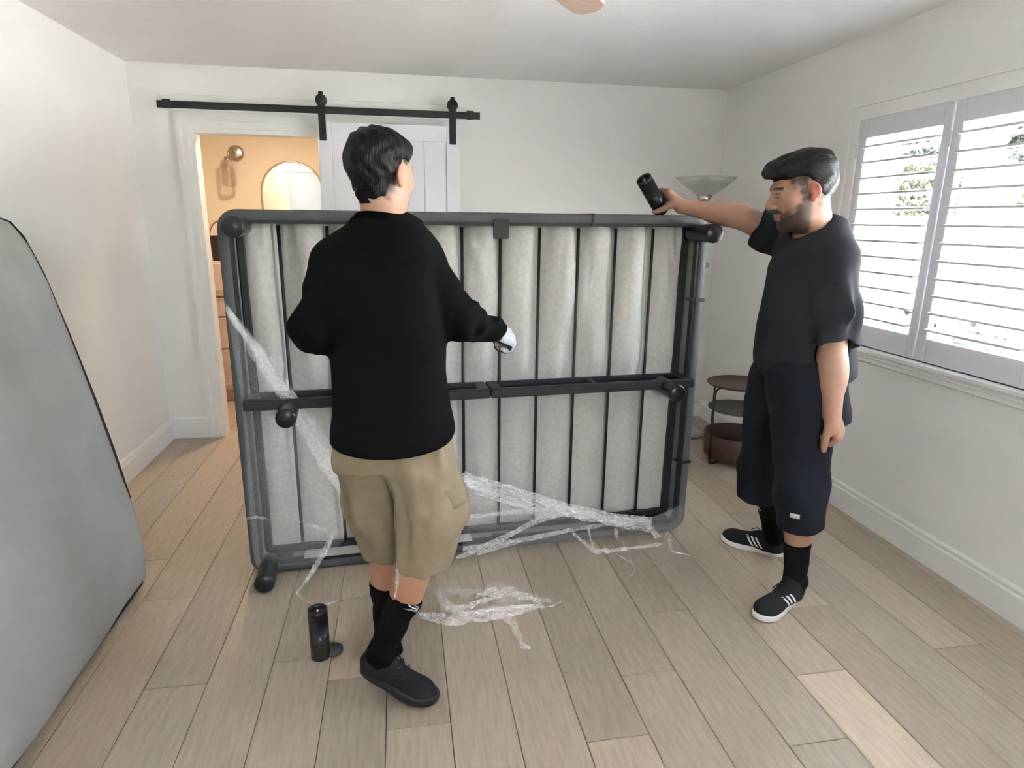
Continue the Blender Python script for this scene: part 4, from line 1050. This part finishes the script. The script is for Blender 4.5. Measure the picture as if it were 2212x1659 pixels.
    # tee shirt
    rows = [(488, 1766, 2.26, .075, .085), (505, 1765, 2.26, .095, .13), (535, 1758, 2.28, .125, .185), (580, 1752, 2.29, .152, .212), (650, 1744, 2.30, .166, .220), (720, 1738, 2.30, .176, .222), (770, 1732, 2.30, .182, .225), (800, 1731, 2.30, .180, .226), (822, 1731, 2.30, .176, .224)]
    zs = [P(x, y, yy)[2] for y, x, yy, a, b in rows]; cs = [P(x, y, yy)[:2] for y, x, yy, a, b in rows]
    tor = s_loft(zs, cs, [r[3] for r in rows], [r[4] for r in rows], f2, 2.25)
    tor = s_int(tor, s_half(P(1730, 806, 2.25), (.12, .1, -1)), .012)
    tor = s_fold(s_fold(tor, .013, 15, 13, (.8, .8, .7), lambda Pn: .25+.75*sm(Pn[:, 2], 1.35, 1.0)), .007, 40, 14, (1, 1, .6), lambda Pn: .2+.8*sm(Pn[:, 2], 1.35, 1.0))
    yoke = s_union(s_cap(shN, P(1790, 503, 2.22), .064, .070), (s_cap(shF, P(1735, 505, 2.31), .064, .070), .03))
    hemN = shN*.18+elN*.82; hemF = shF*.40+elF*.60
    aN, aF = unit(elN-shN), unit(elF-shF)
    slN = s_int(s_union(s_cap(shN, shN*.5+elN*.5, .078, .080), (s_cap(shN*.5+elN*.5, elN+aN*.1, .080, .076), .04)), s_half(hemN, aN+A3(-.12, 0, 0)), .006)
    slN = s_fold(s_fold(slN, .018, 34, 15, (1.3, 1.1, .28), lambda Pn: sm(Pn[:, 2], 1.45, 1.25)), .009, 75, 17, (1.3, 1.1, .3), lambda Pn: sm(Pn[:, 2], 1.42, 1.2))
    slF = s_int(s_cap(shF, elF+aF*.1, .085, .083, None), s_half(hemF, aF), .006)
    slF = s_fold(slF, .010, 34, 16)
    shirt = s_union(tor, (yoke, .05), (slN, .03), (slF, .04))
    shirt = s_sub(shirt, s_cap(nk1*.60+nk0*.40+A3(-.012, -.002, .0), nk0+A3(-.03, 0, .04), .072, .076), .010)
    # hollow cuffs
    shirt = s_sub(shirt, s_cap(hemN+aN*.05, hemN-aN*.03, .064, .060), .006)
    shirt = s_sub(shirt, s_cap(hemF+aF*.05, hemF-aF*.03, .066, .062), .006)
    sculpt('shirt', shirt, A3(1.20, 1.92, .84), A3(1.95, 2.72, 1.62), .0045, M['navyshirt'], root)
    # shorts
    hmN, hmF = P(1731, 1135, 2.125), P(1642, 1074, 2.465)
    def leg(h, k, hem, r0, r1, r2, n):
        return s_int(s_union(s_cap(h, k, r0, r1), (s_cap(k, hem+(hem-k)*.3, r1, r2), .05)), s_half(hem, n), .006)
    lN = s_fold(leg(hipN+A3(-.02, 0, .05), knN, hmN, .128, .094, .084, (.05, .05, -1)), .012, 18, 51, (1, 1, .3))
    lF = s_fold(leg(hipF+A3(-.02, 0, .05), knF, hmF, .140, .110, .098, (.02, 0, -1)), .012, 18, 52, (1, 1, .3))
    zc2 = P(1735, 830, 2.3)
    pel = s_loft([zc2[2]-.12, zc2[2], zc2[2]+.12], [P(1738, 900, 2.3)[:2], P(1733, 830, 2.3)[:2], P(1732, 780, 2.3)[:2]], [.155, .160, .150], [.20, .205, .20], f2, 2.3)
    sh = s_fold(s_union(lN, (lF, .02), (pel, .06)), .006, 45, 55, (1, 1, .5))
    sculpt('shorts', sh, A3(1.25, 1.93, .2), A3(1.90, 2.68, 1.08), .0045, M['navyshort'], root)
    d = unit(hmN-A3(0, 0, CAMH)); d[2] = 0; d = unit(d); s_ = np.cross((0, 0, 1), -d)
    lc = P(1716, 1120, 2.04)
    g = [lc+s_*u*.0185+A3(0, 0, 1)*v*.011 for v in (-1, 0, 1) for u in np.linspace(-1, 1, 5)]
    tg = patch('label', drape(sh, g, d, .0005, .1), 5, 3, -.0016, -d, M['grey'], root)
    for kx in range(3):
        for kz in range(2):
            c0 = lc+s_*(-.011+.011*kx)+A3(0, 0, 1)*(-.0045+.009*kz)
            g = [c0+s_*u*.0038+A3(0, 0, 1)*v*.0026 for v in (-1, 1) for u in (-1, 1)]
            patch('print', drape(sh, g, d, .0022, .1), 2, 2, -.0006, -d, M['white'], tg)
    # socks and shoes
    near = (anN, knN, P(1720, 1172, 2.12), A3(1.596, 2.124, 0), unit((-.225, -.112, 0)))
    far = (anF, knF, knF*.75+anF*.25, A3(1.728, 2.436, 0), unit((-.72, .70, 0)))
    for a_, k_, t, heel, dr in (near, far):
        ax = unit(a_-k_)
        sf_ = s_int(s_union(s_cap(k_, a_, .0635, .0435), (s_ell(k_*.62+a_*.38+A3(.008, 0, 0), (.057, .055, .095)), .03), (s_cap(a_, a_+dr*.03-A3(0, 0, .04), .044, .040), .02)), s_half(t, -ax), .004)
        sculpt('sock', s_fold(sf_, .0025, 110, 61, (.3, .3, 1)), np.minimum(a_, t)-.12, np.maximum(a_, t)+.12, .0035, M['sock'], root)
        L = .292; up_ = shoe_upper(L)
        sho = sculpt('shoe', up_, A3(-.06, -.03, .0), A3(.06, .32, .13), .003, M['shoeb'], root)
        shoe_sole(L+.006, .027, .03, .0035).build('sole', M['rubberw'], sho)
        for sd in (-1, 1):
            for k in range(3):
                y0 = .092+.021*k; g = []
                for v in np.linspace(0, 1, 6):
                    for u in (-1, 0, 1): g.append((sd*.0, y0+.033*v*1.0*(1 if True else 0)+u*.0052, .028+.045*v))
                pts = drape(up_, np.array(g), A3(-sd, 0, -.15), .0006, .07)
                patch('stripe', pts, 3, 6, -.0016, A3(sd, 0, .15), M['white'], sho)
        lm = MB()
        for k in range(4):
            yy = .115+.021*k; zz = .101-.0125*k
            lm.tube([(-.026, yy-.006, zz-.012), (-.012, yy, zz-.001), (.012, yy, zz-.001), (.026, yy-.006, zz-.012)], .0028, 6)
        lm.tube([(0, .105, .103), (-.02, .13, .108), (-.034, .15, .094), (-.03, .155, .088)], .0022, 6).tube([(0, .105, .103), (.018, .135, .106), (.028, .16, .086)], .0022, 6)
        lm.build('lace', M['shoeb'], sho)
        place(sho, frame(dr), heel)
    return root
man_right()
# ------------------------------------------------------------------ clear stretch film
def film_mat(name, gl, white, rough):
    m = bpy.data.materials.new(name); m.use_nodes = True; nt = m.node_tree; nt.nodes.clear(); N = nt.nodes.new; Lk = nt.links.new
    tc = N('ShaderNodeTexCoord'); n = N('ShaderNodeTexNoise'); n.inputs['Scale'].default_value = 30; n.inputs['Detail'].default_value = 4; n.inputs['Distortion'].default_value = 2.5
    Lk(tc.outputs['Object'], n.inputs['Vector'])
    b = N('ShaderNodeBump'); b.inputs['Strength'].default_value = .8; b.inputs['Distance'].default_value = .02; Lk(n.outputs['Fac'], b.inputs['Height'])
    t = N('ShaderNodeBsdfTransparent'); t.inputs[0].default_value = (.985, .985, .99, 1)
    d = N('ShaderNodeBsdfDiffuse'); d.inputs[0].default_value = (.93, .93, .93, 1); tl = N('ShaderNodeBsdfTranslucent'); tl.inputs[0].default_value = (.93, .93, .93, 1)
    dm = N('ShaderNodeMixShader'); dm.inputs[0].default_value = .4; Lk(d.outputs[0], dm.inputs[1]); Lk(tl.outputs[0], dm.inputs[2])
    mr = N('ShaderNodeMapRange'); mr.inputs['From Min'].default_value = .35; mr.inputs['From Max'].default_value = .65; mr.inputs['To Min'].default_value = white*.5; mr.inputs['To Max'].default_value = white*1.6; Lk(n.outputs['Fac'], mr.inputs['Value'])
    m1 = N('ShaderNodeMixShader'); Lk(mr.outputs[0], m1.inputs[0]); Lk(t.outputs[0], m1.inputs[1]); Lk(dm.outputs[0], m1.inputs[2])
    g = N('ShaderNodeBsdfGlossy'); g.inputs['Roughness'].default_value = rough; g.inputs[0].default_value = (gl, gl, gl, 1); Lk(b.outputs[0], g.inputs['Normal'])
    ad = N('ShaderNodeAddShader'); Lk(m1.outputs[0], ad.inputs[0]); Lk(g.outputs[0], ad.inputs[1])
    o = N('ShaderNodeOutputMaterial'); Lk(ad.outputs[0], o.inputs[0]); return m
M['film'] = film_mat('stretch_film', .09, .10, .07)
M['film2'] = film_mat('stretch_film_folded', .22, .34, .10)
M['film3'] = film_mat('stretch_film_taut', .15, .12, .05)
def front_y(x): return 2.648+.063*(x+.686)
def on_bed(px, py, off):          # point off metres in front of the bed's front plane
    y = 2.66
    for _ in range(6):
        p = at_y(px, py, y); y = front_y(p[0])-off
    return at_y(px, py, y)
def smooth_line(pts, n):
    pts = np.array(pts, float); d = np.r_[0, np.cumsum(np.linalg.norm(np.diff(pts, axis=0), axis=1))]; t = np.linspace(0, d[-1], n)
    q = np.stack([np.interp(t, d, pts[:, k]) for k in range(3)], 1)
    for _ in range(max(2, n//16)): q[1:-1] = .5*q[1:-1]+.25*(q[:-2]+q[2:])
    return q
def ribbon(pts, w, seed, n=60, k=7, rough=.25, twist=1.5, nrm=(0, -1, 0), jit=.003):
    rg = np.random.RandomState(seed); c = smooth_line(pts, n); ws = np.interp(np.linspace(0, 1, n), np.linspace(0, 1, len(w)), w) if hasattr(w, '__len__') else np.full(n, w)
    t = np.gradient(c, axis=0); t /= np.linalg.norm(t, axis=1)[:, None]+1e-9
    s = np.cross(t, np.array(nrm, float)); s /= np.linalg.norm(s, axis=1)[:, None]+1e-9; u = np.cross(s, t)
    ph = np.cumsum(rg.normal(0, twist/math.sqrt(n), n))
    ed = np.cumsum(rg.normal(0, .25, (n, 2)), axis=0); ed -= np.linspace(0, 1, n)[:, None]*ed[-1]
    cor = rg.normal(0, 1, (n, k)); cor = .5*cor+.25*(np.roll(cor, 1, 0)+np.roll(cor, -1, 0))
    wave = rg.uniform(0, 6, 3)
    V = []
    for i in range(n):
        a = s[i]*math.cos(ph[i])+u[i]*math.sin(ph[i]); b = -s[i]*math.sin(ph[i])+u[i]*math.cos(ph[i])
        for j in range(k):
            v = j/(k-1)*2-1
            V.append(c[i]+a*ws[i]*(v*(1+.08*ed[i, 0 if v < 0 else 1]))+b*(rough*ws[i]*(.5*math.sin(3.1*v+wave[0]+i*.21)+.35*math.sin(6*v+wave[1]-i*.33))+cor[i, j]*jit))
    F = [(i*k+j, i*k+j+1, (i+1)*k+j+1, (i+1)*k+j) for i in range(n-1) for j in range(k-1)]
    return np.array(V), F
def sheet(A, B, nu, nv, seed, amp, lift=.0):
    """crinkled sheet between border lines A and B (same direction)"""
    rg = np.random.RandomState(seed); a, b = smooth_line(A, nu), smooth_line(B, nu); V = []
    K = rg.normal(size=(9, 2))*np.array([9, 5]); ph = rg.uniform(0, 6.28, 9)
    for j in range(nv):
        v = j/(nv-1)
        for i in range(nu):
            u = i/(nu-1); p = a[i]*(1-v)+b[i]*v
            h = sum(abs(math.sin(K[m, 0]*u*(1+.2*m)+K[m, 1]*v+ph[m]+1.2*math.sin(4*v+m)))**1.5-.5 for m in range(9))/4.5
            e = math.sin(math.pi*v)*.8+.2
            V.append(p+np.array([rg.normal()*.0008, -amp*h*e-lift*math.sin(math.pi*v)+rg.normal()*.0012, rg.normal()*.0008]))
    F = [(j*nu+i, j*nu+i+1, (j+1)*nu+i+1, (j+1)*nu+i) for j in range(nv-1) for i in range(nu-1)]
    return V, F
fm_ = tag(empty('stretch_film', (0, 0, 0)), 'clear stretch film torn loose and drooping across the lower half of the bed frame', 'plastic film')
def B_(pts, off): return [on_bed(x, y, off) for x, y in pts]
# left panel of film still wrapped round the lower left corner
v, f = sheet(B_([(486, 655), (512, 800), (528, 930), (536, 1050), (545, 1180), (556, 1228)], .022), B_([(494, 662), (600, 815), (680, 950), (745, 1085), (745, 1170), (690, 1212)], .03), 70, 44, 5, .010)
MB().add(v, f, True).build('film_sheet', M['film'], fm_)
v, f = sheet(B_([(1000, 1030), (1120, 1072), (1250, 1104), (1400, 1122), (1476, 1088)], .03), B_([(1000, 1200), (1120, 1185), (1250, 1170), (1400, 1152), (1474, 1140)], .03), 80, 26, 6, .010)
MB().add(v, f, True).build('film_sheet', M['film'], fm_)
# torn edge gathered into a rope of folds
for k in range(5):
    o = (k-2)*6
    v, f = ribbon(B_([(488+k*3, 664+k*5), (556-o*.6, 760+o*.6), (628-o, 866+o*.8), (690-o, 970+o*.5), (752-o*.3, 1092)], .035+.006*(k % 3)), [.010, .016, .020, .018, .016], 20+k, 90, 7, .45, 2.2, jit=.0012)
    MB().add(v, f, True).build('film_fold', M['film3'], fm_)
for k in range(4):
    o = (k-1.5)*9
    v, f = ribbon(B_([(1000, 1036+o), (1090, 1066+o), (1220, 1103+o*.8), (1330, 1124+o*.6), (1408, 1136+o)], .04+.006*(k % 3)), [.016, .018, .015, .014, .012], 40+k, 90, 7, .45, 2.2, jit=.0022)
    MB().add(v, f, True).build('film_fold', M['film2'], fm_)
for k, L in enumerate(([(985, 1208), (1080, 1165), (1160, 1125), (1225, 1108)], [(1030, 1196), (1130, 1165), (1260, 1140), (1395, 1122)], [(1000, 1186), (1090, 1172), (1190, 1150), (1290, 1140)], [(1010, 1118), (1120, 1104), (1230, 1112)])):
    v, f = ribbon(B_(L, .05), [.012, .013, .014, .010], 60+k, 60, 6, .18, .5, jit=.001)
    MB().add(v, f, True).build('film_fold', M['film2'], fm_)
# loose tails
def tail(pts3, w, seed, n=60, mm='film2', rough=.3, tw=2.):
    v, f = ribbon(pts3, w, seed, n, 5, rough, tw, jit=.0012); v[:, 2] = np.maximum(v[:, 2], .003)
    return MB().add(v, f, True).build('film_tail', M[mm], fm_)
tail(B_([(526, 1122), (548, 1116), (590, 1122), (650, 1127), (700, 1142), (716, 1158)], .045)+[on_bed(710, 1172, .05)], [.007, .008, .008, .010, .012, .008], 71)
def fl_(px, py, z=.006):
    d = FWD+RGT*(px-1106)/FPX-UPV*(py-829.5)/FPX; t = (z-CAMH)/d[2]; return A3(0, 0, CAMH)+d*t
tail([on_bed(716, 1160, .05), on_bed(700, 1195, .07), fl_(660, 1258, .05), fl_(640, 1280, .01), fl_(662, 1300), fl_(690, 1313), fl_(735, 1298), fl_(770, 1288), fl_(805, 1280, .02)], [.012, .012, .010, .006, .008, .010, .009, .008, .010], 72, 90)
tail(B_([(1385, 1118), (1412, 1150), (1440, 1185)], .06)+[fl_(1452, 1192), fl_(1470, 1194), fl_(1492, 1199)], [.022, .020, .016, .006, .003], 73)
tail(B_([(1236, 1150), (1262, 1172)], .06)+[fl_(1285, 1192, .02), fl_(1330, 1188, .02), fl_(1390, 1182, .02), fl_(1440, 1172, .03)], [.006, .009, .012, .014, .012, .010], 74)
tail(B_([(1270, 1140), (1278, 1170)], .06)+[fl_(1282, 1188, .01)], [.006, .007, .004], 75)
tail(B_([(1330, 1140), (1332, 1160), (1345, 1180)], .06)+[fl_(1360, 1205), fl_(1371, 1226), fl_(1370, 1238), fl_(1362, 1245)], [.009, .008, .008, .006, .005, .004], 76)
tail([fl_(1325, 1190), fl_(1345, 1205), fl_(1364, 1216)], [.004, .006, .004], 77)
# strip hanging between the man's legs
tail([on_bed(752, 1092, .05), at_y(800, 1120, 2.25), at_y(862, 1130, 1.96), at_y(868, 1165, 1.86), at_y(864, 1200, 1.80), at_y(859, 1245, 1.775), at_y(853, 1292, 1.77)], [.010, .010, .014, .017, .016, .016, .004], 78, 100, 'film2', .45, .5)
# heap on the floor
fp = tag(empty('film_scrap', (0, 0, 0)), 'crumpled heap of clear stretch film lying on the planks right of the striding man', 'plastic film')
heap = [([(930, 1262), (985, 1282), (1050, 1276), (1120, 1282), (1190, 1300)], [.03, .05, .06, .05, .02], .045), ([(920, 1300), (990, 1320), (1060, 1312), (1130, 1300), (1180, 1296)], [.02, .03, .028, .022, .014], .04), ([(905, 1330), (975, 1338), (1045, 1330), (1110, 1318), (1170, 1308)], [.012, .026, .026, .02, .008], .03),
        ([(1030, 1285), (1090, 1278), (1150, 1292), (1172, 1312)], [.02, .03, .022, .016], .035), ([(940, 1275), (960, 1300), (985, 1318), (1030, 1300), (1075, 1290)], [.012, .016, .02, .016, .012], .04)]
for k, (L, w, z) in enumerate(heap):
    v, f = ribbon([fl_(x, y, z*(.3+.7*math.sin(math.pi*i/(len(L)-1)))+.004) for i, (x, y) in enumerate(L)], w, 90+k, 80, 11, .42, 1.2, (0, 0, 1), .005); v[:, 2] = np.clip(v[:, 2], .003, .075)
    MB().add(v, f, True).build('film_fold', M['film'] if k in (0, 1) else M['film2'], fp)
for k, (L, w) in enumerate((([(1040, 1318), (1085, 1330), (1112, 1350), (1122, 1375), (1126, 1398)], [.014, .022, .020, .016, .008]), ([(1120, 1385), (1130, 1396), (1146, 1399)], [.006, .009, .007]), ([(1170, 1312), (1190, 1310), (1212, 1300)], [.006, .003, .002]), ([(1000, 1322), (1080, 1316), (1150, 1308)], [.005, .005, .004]), ([(905, 1325), (925, 1334), (945, 1342)], [.010, .008, .003]))):
    v, f = ribbon([fl_(x, y, .014) for x, y in L], w, 110+k, 44, 6, .5, 1.6, (0, 0, 1), .003); v[:, 2] = np.clip(v[:, 2], .003, .06)
    MB().add(v, f, True).build('film_tail', M['film2'], fp)
